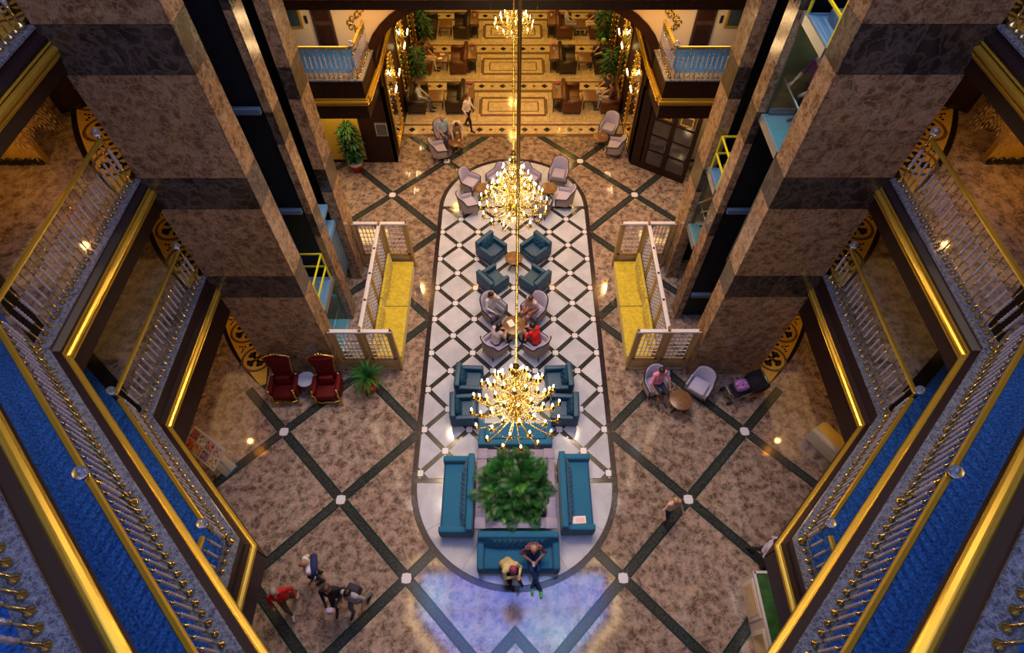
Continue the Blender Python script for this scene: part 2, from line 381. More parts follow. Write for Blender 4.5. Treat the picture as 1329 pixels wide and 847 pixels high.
# lounge floor: beige slabs, diamond borders, inlaid frames
yb = [21.15, 22.25, 24.45, 25.55, 27.7, 28.8, 30.95, 32.05, 35.5]
for k in range(len(yb)-1):
    y0, y1 = yb[k], yb[k+1]; border = k % 2 == 0
    if border:
        piece('beige_slab', [(-4.86, y0+.01), (4.86, y0+.01), (4.86, y0+.2), (-4.86, y0+.2)], M['inlay'])
        piece('beige_slab', [(-4.86, y0+.21), (4.86, y0+.21), (4.86, y0+.78), (-4.86, y0+.78)], M['beige'])
        piece('beige_slab', [(-4.86, y0+.79), (4.86, y0+.79), (4.86, y0+.90), (-4.86, y0+.90)], M['inlay'])
        piece('beige_slab', [(-4.86, y0+.91), (4.86, y0+.91), (4.86, y1-.01), (-4.86, y1-.01)], M['beige'])
        for q in range(-9, 10):
            x = q*.5; r = .17 if q % 2 else .11
            piece('diamond_inlay', [(x-r, y0+.5), (x, y0+.5-r), (x+r, y0+.5), (x, y0+.5+r)], M['black'] if q % 2 else M['inlay'], .001, -.011)
    else:
        xs = [-4.86, -3.3, -1.65, 0, 1.65, 3.3, 4.86]; ys = [y0, (y0+y1)/2, y1]
        for a, b in zip(xs, xs[1:]):
            for c, d in zip(ys, ys[1:]): piece('beige_slab', [(a+.006, c+.006), (b-.006, c+.006), (b-.006, d-.006), (a+.006, d-.006)], M['beige'])
        mb = MB(); cy = (y0+y1)/2
        for w, h, t in ((1.5, .66, .16), (1.15, .36, .06)):
            for sg in (-1, 1):
                mb.bx(-w, cy+sg*h-t/2, -.01, w, cy+sg*h+t/2, .001); mb.bx(sg*w-t/2, cy-h+t/2, -.01, sg*w+t/2, cy+h-t/2, .001)
        mb.build('frame_inlay', M['inlay'], fl)

# arched threshold inlay (yellow stone with dark roundels) – shape used on every storey
def medallion(parent, s, z):
    def T(p): return (s*p[0], p[1])
    # leaf between two arcs, tips at A and B
    A = Vector((7.85, 8.6)); B = Vector((10.6, 13.2)); ax = (B-A); L = ax.length; ax.normalize(); nn = Vector((ax.y, -ax.x))
    def leafp(wi, wo, t0=0, t1=1, N=20, tip=0):
        up = [A+ax*L*(t0+(t1-t0)*k/N)+nn*(-wo*4*(t0+(t1-t0)*k/N)*(1-(t0+(t1-t0)*k/N))) for k in range(N+1)]
        dn = [A+ax*L*(t0+(t1-t0)*k/N)+nn*(wi*4*(t0+(t1-t0)*k/N)*(1-(t0+(t1-t0)*k/N))) for k in range(N+1)]
        return [tuple(p) for p in up]+[tuple(p) for p in dn[::-1][1:-1]] if t0 == 0 and t1 == 1 else [tuple(p) for p in up]+[tuple(p) for p in dn[::-1]]
    def tw(p): return [(-0, 0)]
    b = MB(); b.prism([T(p) for p in leafp(.55, .80)], z-.01, z+.004); b.build('medallion_rim', M['black'], parent)
    b = MB(); b.prism([T(p) for p in leafp(.42, .62, .04, .96)], z-.01, z+.006); b.build('medallion_field', M['yellowstone'], parent)
    k = 0
    for t in (.235, .475, .715):
        c = A+ax*L*t+nn*(-.10); r = .49
        b = MB(); b.prism([T((c.x+r*math.cos(2*PI*q/24), c.y+r*math.sin(2*PI*q/24))) for q in range(24)], z, z+.008); b.build('roundel_ring', M['inlay'], parent)
        b = MB(); b.prism([T((c.x+(r-.08)*math.cos(2*PI*q/24), c.y+(r-.08)*math.sin(2*PI*q/24))) for q in range(24)], z, z+.010); b.build('roundel', M['yellowstone' if k else 'star'] if False else M['yellowstone'], parent)
        b = MB()
        for q in range(4):       # four leafy lobes
            a = PI/4+q*PI/2
            for (rr, w, off) in ((.16, .075, 0), (.25, .07, .32), (.25, .07, -.32), (.07, .05, 0), (.29, .05, 0)):
                px, py = c.x+rr*math.cos(a+off), c.y+rr*math.sin(a+off)
                b.prism([T((px+w*math.cos(2*PI*u/7), py+w*math.sin(2*PI*u/7))) for u in range(7)], z, z+.0125)
        b.build('roundel_flower', M['black'], parent)
        if k < 2:
            m = A+ax*L*(t+.12)+nn*(-.10); b = MB()
            b.prism([T((m.x+.06*math.cos(2*PI*u/9), m.y+.06*math.sin(2*PI*u/9))) for u in range(9)], z, z+.0125)
            for sg in (-1, 1):
                for q, (e, f) in enumerate(((.17, 0), (.26, .06), (.26, -.06), (.32, .12), (.32, -.12))):
                    px = m+nn*sg*e+ax*f; b.prism([T((px.x+.035*math.cos(2*PI*u/6), px.y+.035*math.sin(2*PI*u/6))) for u in range(6)], z, z+.0125)
            b.build('sprig_inlay', M['black'], parent)
        k += 1
for s in (-1, 1):
    piece('hall_marble', [(s*x, y) for x, y in ((7.0, 9.55), (8.15, 8.4), (12.9, 8.4), (12.9, 17.5), (7.0, 17.5))], M['brown'], -.002)
    medallion(fl, s, .001)

# ================================================================ outer walls and ceiling
def wallbox(name, x0, y0, z0, x1, y1, z1, m): return struct(MB().bx(x0, y0, z0, x1, y1, z1).build(name, m))
wallbox('wall_left', -13.3, -4.3, -.3, -13, 36.3, 22.4, M['wallgold']); wallbox('wall_right', 13, -4.3, -.3, 13.3, 36.3, 22.4, M['wallgold'])
wallbox('wall_front', -13, -4.3, -.3, 13, -4, 22.4, M['wallcream']); wallbox('wall_back', -13, 36, -.3, 13, 36.3, 8, M['wood2'])
# ceiling at 22 with the long skylight over the front half
cl = MB()
cl.bx(-13, -4, 22, 13, 36, 22.3)
cl = struct(cl.build('ceiling', M['ceil']))
FRAMEP = [(1.95, -3.6), (1.95, .55), (6.2, 5.0), (6.2, 8.3)]; FRAMEP = FRAMEP+[(-x, y) for x, y in FRAMEP[::-1]]
mb = MB(); mb.sweep(FRAMEP, [(-.2, 21.88), (.2, 21.88), (.2, 22), (-.2, 22)]); mb.sweep([(-4.9, 9.9), (4.9, 9.9), (4.9, 15.2), (-4.9, 15.2), (-4.9, 9.9)], [(-.2, 21.88), (.2, 21.88), (.2, 22), (-.2, 22)])
mb.build('glowing_ceiling_frame', mat('frame_glow', (1, .75, .4), .5, emit=(1, .66, .28), estr=4.5), cl)  # gold ceiling frames made to glow so the floor reflects them
sk = bpy.data.materials.new('dusk_sky'); sk.use_nodes = True; nt = sk.node_tree; nt.nodes.clear()
out = nt.nodes.new('ShaderNodeOutputMaterial'); em = nt.nodes.new('ShaderNodeEmission'); g = nt.nodes.new('ShaderNodeNewGeometry'); n = nt.nodes.new('ShaderNodeTexNoise'); r = nt.nodes.new('ShaderNodeValToRGB')
n.inputs['Scale'].default_value = .35; n.inputs['Detail'].default_value = 3; r.color_ramp.elements[0].position = .35; r.color_ramp.elements[0].color = (.16, .24, .95, 1); r.color_ramp.elements[1].position = .68; r.color_ramp.elements[1].color = (.38, .66, 1, 1)
nt.links.new(g.outputs['Position'], n.inputs['Vector']); nt.links.new(n.outputs['Fac'], r.inputs['Fac']); nt.links.new(r.outputs['Color'], em.inputs['Color']); em.inputs['Strength'].default_value = SKY_STRENGTH; nt.links.new(em.outputs[0], out.inputs['Surface'])
SKYP = [(5.6, 7.5), (5.6, 5.25), (1.6, 1.1), (1.6, -3.5)]; SKYP = SKYP+[(-x, y) for x, y in SKYP[::-1]]
mb = MB(); mb.prism(SKYP, 21.93, 21.96, True); win = struct(mb.build('window_1', sk))
mb = MB()
for x in (-3.8, -1.9, 0, 1.9, 3.8): mb.bx(x-.04, max(-3.5, abs(x)-.55), 21.86, x+.04, 7.5, 21.93)
for y in (1.6, 3.5, 5.4): mb.bx(-max(1.6, min(5.6, y+.35)), y-.04, 21.86, max(1.6, min(5.6, y+.35)), y+.04, 21.93)
mb.build('skylight_bar', M['wood'], win)
MB().lathe([(.6, 22.3), (.6, 21.9), (.45, 21.75), (.3, 21.6), (.1, 21.5)], (0, 5.3, 0), 20).build('ceiling_rose', M['wood'], cl)

# ================================================================ pillars
LV = [0, 4.95, 8.05, 11.2]     # storey floor heights
def panels(parent, s, x0, y0, x1, y1, rows, split):
    """marble slabs on faces of a pillar core; x0<x1 measured outward"""
    t = .025; g = .004
    for za, zb, dk in rows:
        m = M['pillar_dark'] if dk else M['pillar']
        n = split
        for k in range(n):
            a = x0+(x1-x0)*k/n+g; b = x0+(x1-x0)*(k+1)/n-g
            mb = MB(); mb.bx(s*a, y0-t, za+g, s*b, y0, zb-g); mb.build('marble_slab', m, parent)
        mb = MB(); mb.bx(s*(x0-t), y0-t+g, za+g, s*x0, y1-g, zb-g); mb.build('marble_slab', m, parent)
rows = []
edges = [(0, 1.35, 0), (1.35, 2.7, 0), (2.7, 4.06, 0), (4.06, 4.93, 1)]
for k in range(1, 5):
    b = 4.93+3.14*(k-1); t = 7.2+3.14*(k-1); edges += [(b, (b+t)/2, 0), ((b+t)/2, t, 0), (t, t+.87, 1)]
edges += [(17.49, 19.7, 0), (19.7, 21.95, 0)]
rows = edges
for s, sd in ((-1, 'left'), (1, 'right')):
    p = thing('marble_pillar', 'wide brown marble pillar with dark bands, %s side of the atrium, beside the lift shaft' % sd, 'pillar', group=None)
    mb = MB(); mb.bx(s*5.53, 9.18, 0, s*7.72, 9.78, 22); mb.build('pillar_core', M['wood2'], p); panels(p, s, 5.53, 9.18, 7.74, 9.80, rows, 2)
    mb = MB(); mb.bx(s*7.725, 9.17, 0, s*7.75, 9.8, 22); mb.build('edge_strip', M['pillar'], p)
    p = thing('marble_column', 'narrow banded marble column between the two lift shafts on the %s' % sd, 'column')
    mb = MB(); mb.bx(s*5.51, 11.37, 0, s*5.66, 11.86, 22); mb.build('column_core', M['wood2'], p); panels(p, s, 5.51, 11.37, 5.68, 11.88, rows, 1)
    p = thing('marble_column', 'far banded marble column at the back end of the %s lift shafts' % sd, 'column')
    mb = MB(); mb.bx(s*5.50, 13.17, 0, s*5.80, 13.98, 22); mb.build('column_core', M['wood2'], p); panels(p, s, 5.50, 13.17, 5.82, 14.0, rows, 1)
    # lift shaft interior
    sh = thing('lift_shaft', 'black open lift shaft behind the marble columns on the %s' % sd, 'lift shaft')
    mb = MB(); mb.bx(s*7.3, 9.8, 0, s*7.4, 14.0, 22); mb.build('back_panel', M['black_metal'], sh)
    mb = MB(); mb.bx(s*5.86, 14.0, 0, s*7.4, 14.1, 22); mb.build('end_panel', M['black_metal'], sh)
    mb = MB(); mb.bx(s*5.7, 11.5, 0, s*7.3, 11.7, 22); mb.build('divider', M['black_metal'], sh)
    for y in (10.0, 11.15, 12.1, 13.0):
        mb = MB(); mb.bx(s*6.75, y-.04, 0, s*6.87, y+.04, 22); mb.build('guide_rail', M['black_metal'], sh)
    for z in (1.3, 5.0, 8.08, 11.2):
        mb = MB(); mb.bx(s*5.72, 11.24, z, s*6.6, 11.36, z+.14); mb.build('bracket', M['shaftblue'], sh)
        mb = MB(); mb.bx(s*5.62, 9.85, z+.1, s*5.70, 10.0, z+.14); mb.build('bracket_end', M['shaftblue'], sh)
    mb = MB(); mb.tube([(s*6.1, 10.75, 18), (s*6.1, 10.72, 12), (s*6.02, 10.6, 9.0), (s*6.1, 10.85, 8.3), (s*6.05, 10.8, 3.6)], .018, 5); mb.build('travelling_cable', M['steel'], sh)

# ---------------------------------------------------------------- lift cabs
def cab(s, y0, y1, z, label, h=2.25, tw=1.1):
    c = thing('lift_cab', label, 'lift cab', (0, 0, 0))
    x0, x1 = 5.62, 6.72
    B = lambda n, m, *a: MB().bx(*[(s*v if i in (0, 3) else v) for i, v in enumerate(a)]).build(n, M[m], c)
    B('cab_floor', 'cabfloor', x0, y0, z, x1, y1, z+.06); B('sill', 'steel', x0-.05, y0, z-.12, x0, y1, z+.06)
    B('back_wall', 'cabteal', x1, y0, z, x1+.04, y1, z+h); B('side_wall', 'cabwall', x0+.05, y1, z, x1, y1+.03, z+h)
    B('kick_plate', 'cabteal', x1-.02, y0, z, x1, y1, z+1.0)
    B('roof', 'cabtop', x0, y0, z+h, x1, y1, z+h+.06); B('roof_edge', 'steel', x0-.05, y0, z+h-.1, x0, y1, z+h+.1)
    B('ceiling_lamp', 'cablight', x0+.3, y0+.3, z+h-.03, x1-.2, y1-.3, z+h-.01)
    B('glass_pane', 'cabglass', x0+.01, y0+.02, z+.06, x0+.03, y1-.02, z+h-.1)
    mb = MB(); mb.tube([(s*(x0+.12), y0+.05, z+.95), (s*(x0+.12), y1-.05, z+.95)], .02); mb.build('hand_rail', M['steel'], c)
    mb = MB(); T = z+h+.06
    for X, Y in ((x0+.03, y0+.05), (x0+.03, y1-.05), (x1-.05, y0+.05), (x1-.05, y1-.05)): mb.box((s*X, Y, T+tw/2), (.045, .045, tw))
    for hz in (T+tw, T+tw*.5):
        for (a, b) in (((x0+.03, y0+.05), (x0+.03, y1-.05)), ((x1-.05, y0+.05), (x1-.05, y1-.05)), ((x0+.03, y1-.05), (x1-.05, y1-.05)), ((x0+.03, y0+.05), (x1-.05, y0+.05))):
            mb.box((s*(a[0]+b[0])/2, (a[1]+b[1])/2, hz), (max(.04, abs(a[0]-b[0])), max(.04, abs(a[1]-b[1])), .045))
    mb.build('guard_rail', M['yellowrail'], c)
    mb = MB(); mb.box((s*6.2, (y0+y1)/2+.2, T+.11), (.5, .4, .22), bev=.03); mb.lathe([(.16, 0), (.16, .08), (.05, .1)], (s*6.25, (y0+y1)/2+.2, T+.22), 12); mb.build('door_motor', M['shaftblue'], c)
    return c
cab(-1, 9.98, 11.28, .02, 'teal glass lift cab at floor level in the left shaft, yellow roof rails')
cab(1, 9.98, 11.30, 8.0, 'glass lift cab high in the right shaft with a man in purple inside', tw=1.1)
cab(1, 12.15, 13.12, 2.7, 'smaller-looking glass lift cab low in the far right shaft')
# counterweight frame with sheave in the far left shaft
cw = thing('counterweight', 'dark counterweight stack with pulley in the far left lift shaft', 'counterweight')
mb = MB()
for k in range(9): mb.bx(-5.72, 12.25, .9+k*.19, -6.2, 13.05, 1.05+k*.19)
mb.build('weight_plates', M['shaftblue'], cw)
MB().bx(-5.70, 12.2, 2.75, -6.2, 13.1, 2.95).build('top_beam', M['cabtop'], cw)
MB().lathe([(.20, -.06), (.24, -.03), (.24, .03), (.20, .06)], n=20, mtx=Matrix.Translation((-5.9, 12.6, 3.3)) @ Matrix.Rotation(PI/2, 4, 'Y')).build('pulley', M['steel'], cw)
MB().bx(-5.75, 12.15, 3.5, -6.1, 13.1, 3.62).build('cross_beam', M['cabtop'], cw)

# ================================================================ balconies
def offset(path, d, side):
    n = len(path); out = []
    for k in range(n):
        p = Vector(path[k]); ds = []
        if k > 0: ds.append((p-Vector(path[k-1])).normalized())
        if k < n-1: ds.append((Vector(path[k+1])-p).normalized())
        ns = [Vector((q.y, -q.x))*side for q in ds]
        m = ns[0] if len(ns) == 1 else (ns[0]+ns[1]).normalized()/(ns[0]+ns[1]).normalized().dot(ns[0])
        out.append((p.x+m.x*d, p.y+m.y*d))
    return out
# baluster prototype meshes (root at ledge)
def bal_meshes():
    b = MB(); b.lathe([(.046, 0), (.050, .012), (.046, .03), (.030, .05), (.017, .065), (.015, .30), (.022, .31), (.022, .325), (.005, .33), (.005, .74), (.022, .745), (.022, .76), (.013, .77), (.013, .985), (.02, .99), (.02, 1.03)], n=8); base = b.mesh('baluster', M['brass'])
    c = MB(); prof = []
    for k in range(13):
        z = .33+.41*k/12; prof.append(((.017 if k % 2 else .031), z))
    c.lathe([(.006, .325)]+prof+[(.006, .745)], n=6); cr = c.mesh('crystal_shaft', M['crystal'])
    return base, cr
BB, BC = bal_meshes()
def newel_meshes():
    b = MB(); b.lathe([(.075, 0), (.08, .02), (.075, .05), (.04, .08), (.028, .11), (.026, .30), (.045, .32), (.03, .34), (.008, .35), (.008, .79), (.03, .80), (.045, .82), (.028, .84), (.028, 1.03), (.05, 1.05), (.05, 1.09), (.02, 1.12)], n=12); base = b.mesh('newel_post', M['brass'])
    c = MB(); prof = [(.012, .33)]+[(.045 if k % 2 else .03, .35+.44*k/8) for k in range(9)]+[(.012, .81)]; c.lathe(prof, n=10); cr = c.mesh('crystal_shaft', M['crystal'])
    g = MB(); g.sph((0, 0, 1.20), .085, 14, 10); gb = g.mesh('glass_ball', M['glassball'])
    return base, cr, gb
NB, NC, NG = newel_meshes()
def railing(path, z, label, newels=(), sp=.165, group=None):
    """path already at the railing centre line; newels: indices of path points"""
    r = thing('balustrade', label, 'balustrade', (path[0][0], path[0][1], z), 0, group); ox, oy = path[0]
    hp = [(x-ox, y-oy) for x, y in path]
    mb = MB(); mb.sweep(hp, [(-.043, 1.03), (-.043, 1.06), (-.025, 1.085), (.025, 1.085), (.043, 1.06), (.043, 1.03)], smooth=False); mb.build('handrail', M['goldpaint'], r)
    for i in newels:
        x, y = hp[i]; nb = link('newel_post', NB, r, (x, y, 0)); link('crystal_shaft', NC, nb); link('glass_ball', NG, nb)
    for k in range(len(hp)-1):
        a, b = Vector(hp[k]), Vector(hp[k+1]); L = (b-a).length; n = max(1, int(round(L/sp)))
        for q in range(n+(1 if k == len(hp)-2 else 0)):
            if k > 0 and q == 0 and k in newels: continue
            if (k == 0 and q == 0 and 0 in newels) or (k == len(hp)-2 and q == n and len(hp)-1 in newels): continue
            p = a+(b-a)*q/n; o = link('baluster', BB, r, (p.x, p.y, 0), random.random()); link('crystal_shaft', BC, o)
    return r
FASCIA = lambda zt, zb: [(-.35, zt-.05), (-.35, zb), (0, zb), (0, zt-.05)]
def gold_prof(zc): return [(-.02, zc+.135), (.03, zc+.135), (.045, zc+.115), (.03, zc+.095), (.012, zc+.085), (.012, zc+.07), (.05, zc+.06), (.085, zc+.04), (.095, zc+.01), (.085, zc-.02), (.05, zc-.035), (.025, zc-.04), (.025, zc-.055), (.06, zc-.065), (.07, zc-.085), (.055, zc-.105), (.02, zc-.11), (.02, zc-.12), (.035, zc-.135), (-.02, zc-.14)]
def balcony(s, sd, lv):
    zt = LV[lv]; zb = {1: 3.42, 2: 7.20, 3: 10.42}[lv]; zc = {1: 4.28, 2: 7.68, 3: 10.80}[lv]; cy = {1: 5.33, 2: 5.05, 3: 4.85}[lv]; ow = {1: .04, 2: .09, 3: .09}[lv]
    nm = {1: 'lowest', 2: 'middle', 3: 'top'}[lv]
    sb = 0
    b = thing('balcony', '%s balcony on the %s side, dark wood fascia with a gold moulding' % (nm, sd), 'balcony')
    if lv == 1: path = [(7.75, 9.17), (7.75, cy), (5.22, cy-2.53), (5.22, -3.9)]
    else: path = [(7.75, 9.17), (7.75, cy), (3.05, cy-4.7), (3.05, -3.9)]
    P = [(s*x, y) for x, y in path]; side = s      # travel runs -Y; inward (toward x=0) is right of travel on the right side
    # wood panels along the fascia
    for k in range(len(P)-1):
        a, c = Vector(P[k]), Vector(P[k+1]); L = (c-a).length; n = max(1, int(round(L/1.3)))
        for q in range(n):
            p0 = a+(c-a)*q/n; p1 = a+(c-a)*(q+1)/n; d = (c-a).normalized()
            nx = Vector((d.y, -d.x))*side
            g = d*.003
            e0, e1 = p0+g, p1-g
            ex0 = 0.0; ex1 = 0.0
            mb = MB()
            for z0, z1, off in ((zb, zc, ow), (zc, zc+.16, ow+.012)):
                i0, i1 = e0-nx*.24, e1-nx*.24; o0, o1 = e0+nx*off, e1+nx*off
                mb.prism([tuple(i0), tuple(i1), tuple(o1), tuple(o0)], z0, z1, True)
            mb.build('wood_panel', M['wood'], b)
    mb = MB(); mb.sweep(P, [(o+ow, z) for o, z in gold_prof(zc)], side); mb.build('gold_moulding', M['goldpaint'], b)
    mb = MB(); mb.sweep(P, [(-.2, zt-.062), (.0, zt-.062), (.012, zt-.09), (-.01+ow*.5, zc+.26), (ow+.03, zc+.20), (ow+.03, zc+.165), (-.2, zc+.165)], side); mb.build('wood_coping', M['woodcap'], b)
    mb = MB(); mb.sweep(P, [(-.22-sb, zt-.06), (-.22-sb, zt+.0), (.03-sb, zt+.0), (.045-sb, zt-.015), (.045-sb, zt-.05), (.03-sb, zt-.06)], side); mb.build('marble_ledge', M['ledge'], b)
    inner = offset(P, -.20-sb, side); hs = 12.95
    if lv == 1: outl = [tuple(inner[0]), tuple(inner[1]), tuple(inner[2]), tuple(inner[3]), (s*hs, -3.9), (s*hs, 17.5), (s*7.8, 17.5), (s*7.8, 9.9), (s*7.97, 9.17)]
    else: outl = [tuple(inner[0]), tuple(inner[1]), tuple(inner[2]), tuple(inner[3]), (s*hs, -3.9), (s*hs, 17.5), (s*7.8, 17.5), (s*7.8, 9.9), (s*7.97, 9.17)]
    mb = MB(); mb.prism([(x, y) for x, y in outl], zb+.05, zt-.03, True); mb.build('slab', M['brown'], b)
    # marble floor slabs of the hall and the blue carpet of the walkway
    i1 = inner[1]
    mb = MB(); mb.prism([(s*7.97, 5.46), (s*12.9, 9.75), (s*12.9, 17.4), (s*7.97, 17.4)], zt-.03, zt-.02); mb.build('floor_marble', M['brown'], b)
    mb = MB(); c = [tuple(inner[1]), tuple(inner[2]), tuple(inner[3]), (s*hs, -3.9), (s*12.95, 9.5)]
    mb.prism(c, zt-.03, zt-.01); mb.build('carpet', M['carpet'], b)
    mb = MB(); dd = Vector((.755, .656)); mb.prism([(s*7.97, 5.14), (s*12.9, 9.42), (s*12.9, 9.78), (s*7.97, 5.50)], zt-.03, zt-.006); mb.build('threshold_strip', M['black'], b)
    medallion(b, s, zt-.016)
    # railings
    rp = offset(P, -.10-sb, side)
    if lv == 1: runs = [rp[0], rp[1], rp[2], rp[3]]
    st = 'brass and crystal balustrade on the %s %s balcony, ' % (nm, sd)
    railing([(rp[0][0], rp[0][1]-.10), rp[1]], zt, st+'straight run from the marble pillar', newels=(0, 1))
    if lv == 1:
        railing([(rp[1][0]-s*.12, rp[1][1]-.12), rp[2]], zt, st+'slanting run beside the blue carpet', newels=(1,))
        railing([(rp[2][0], rp[2][1]-.18), (rp[3][0], 1.2)], zt, st+'short run after its last corner')
    else:
        mid = (s*(5.22+.09), 2.62)
        a = (rp[1][0]-s*.12, rp[1][1]-.12); e = (s*3.12, .51)
        dirv = (Vector(rp[2])-Vector(rp[1])).normalized(); t = (Vector((s*5.30, 2.75))-Vector(rp[1])).length; mid = tuple(Vector(rp[1])+dirv*3.55)
        railing([a, mid, rp[2]], zt, st+'long slanting run beside the blue carpet', newels=(1,))
    return b
for s, sd in ((-1, 'left'), (1, 'right')):
    for lv in (1, 2, 3): balcony(s, sd, lv)

# far cross balconies
def fascia_run(b, P, zb, zc, zt, side, n_len=1.35):
    for k in range(len(P)-1):
        a, c = Vector(P[k]), Vector(P[k+1]); L = (c-a).length; n = max(1, int(round(L/n_len))); d = (c-a).normalized(); nx = Vector((d.y, -d.x))*side
        for q in range(n):
            p0 = a+(c-a)*q/n+d*.003; p1 = a+(c-a)*(q+1)/n-d*.003
            mb = MB(); mb.prism([tuple(p0-nx*.12), tuple(p1-nx*.12), tuple(p1), tuple(p0)], zb, zt-.04, True); mb.build('wood_panel', M['wood'], b)
    mb = MB(); mb.sweep(P, gold_prof(zc), side); mb.build('gold_moulding', M['goldpaint'], b)
    mb = MB(); mb.sweep(P, [(-.40, zt-.06), (-.40, zt), (.03, zt), (.045, zt-.015), (.045, zt-.05), (.03, zt-.06)], side); mb.build('marble_ledge', M['ledge'], b)
for s, sd in ((-1, 'left'), (1, 'right')):
    b = thing('balcony', 'back corner balcony on the %s of the lounge arch, blue carpet behind rails' % sd, 'balcony')
    P = [(s*7.74, 17.6), (s*5.08, 17.6), (s*4.98, 19.44)]; fascia_run(b, P, 3.45, 4.12, 4.95, s*-1)
    mb = MB(); mb.bx(s*7.74, 17.72, 3.5, s*5.2, 19.48, 4.92); mb.build('slab', M['wood2'], b)
    mb = MB(); mb.bx(s*7.74, 17.98, 4.92, s*5.45, 19.46, 4.945); mb.build('carpet', M['carpet'], b)
    railing([(s*7.6, 17.70), (s*5.19, 17.70)], 4.95, 'brass balustrade on the back %s corner balcony, long front run' % sd, newels=(1,))
    railing([(s*5.18, 17.9), (s*5.08, 19.35)], 4.95, 'brass balustrade on the back %s corner balcony, side run by the arch' % sd)
b = thing('balcony', 'middle-storey cross balcony spanning the back above the lounge arch', 'balcony')
fascia_run(b, [(-7.7, 17.6), (7.7, 17.6)], 7.22, 7.66, 8.05, 1)
MB().bx(-7.7, 17.7, 7.3, 7.7, 19.46, 8.0).build('slab', M['wood2'], b)

# ================================================================ back wall with the lounge arch
bw = MB(); N = 24
def arch(t): return (4.95*math.cos(t), 4.3+2.66*math.sin(t))
for s in (-1, 1):
    bw.bx(s*6.14, 19.5, 0, s*7.8, 19.7, 3.5); bw.bx(s*4.95, 19.5, 4.95, s*12.95, 19.7, 10); bw.bx(s*7.8, 19.5, 0, s*12.95, 19.7, 4.95)
aw = bw.build('wall_arch', M['wallcream']); struct(aw)
mb = MB()
for k in range(N):
    a, c = arch(PI*k/N), arch(PI*(k+1)/N)
    for y in (19.5, 19.7): mb.quad((a[0], y, a[1]), (c[0], y, c[1]), (c[0], y, 10), (a[0], y, 10))
mb.build('arch_spandrel', M['wallcream'], aw)
mb = MB(); prev = None
for k in range(N+1):
    t = PI*k/N; i = arch(t); o = (4.95*1.07*math.cos(t), 4.3+2.66*1.12*math.sin(t)); cur = (i, o)
    if prev:
        (pi, po) = prev
        mb.quad((pi[0], 19.42, pi[1]), (i[0], 19.42, i[1]), (o[0], 19.42, o[1]), (po[0], 19.42, po[1]))
        mb.quad((po[0], 19.42, po[1]), (o[0], 19.42, o[1]), (o[0], 19.5, o[1]), (po[0], 19.5, po[1]))
        mb.quad((pi[0], 19.42, pi[1]), (i[0], 19.42, i[1]), (i[0], 35.9, i[1]), (pi[0], 35.9, pi[1]))
    prev = cur
mb.build('arch_lining', M['wood'], aw)
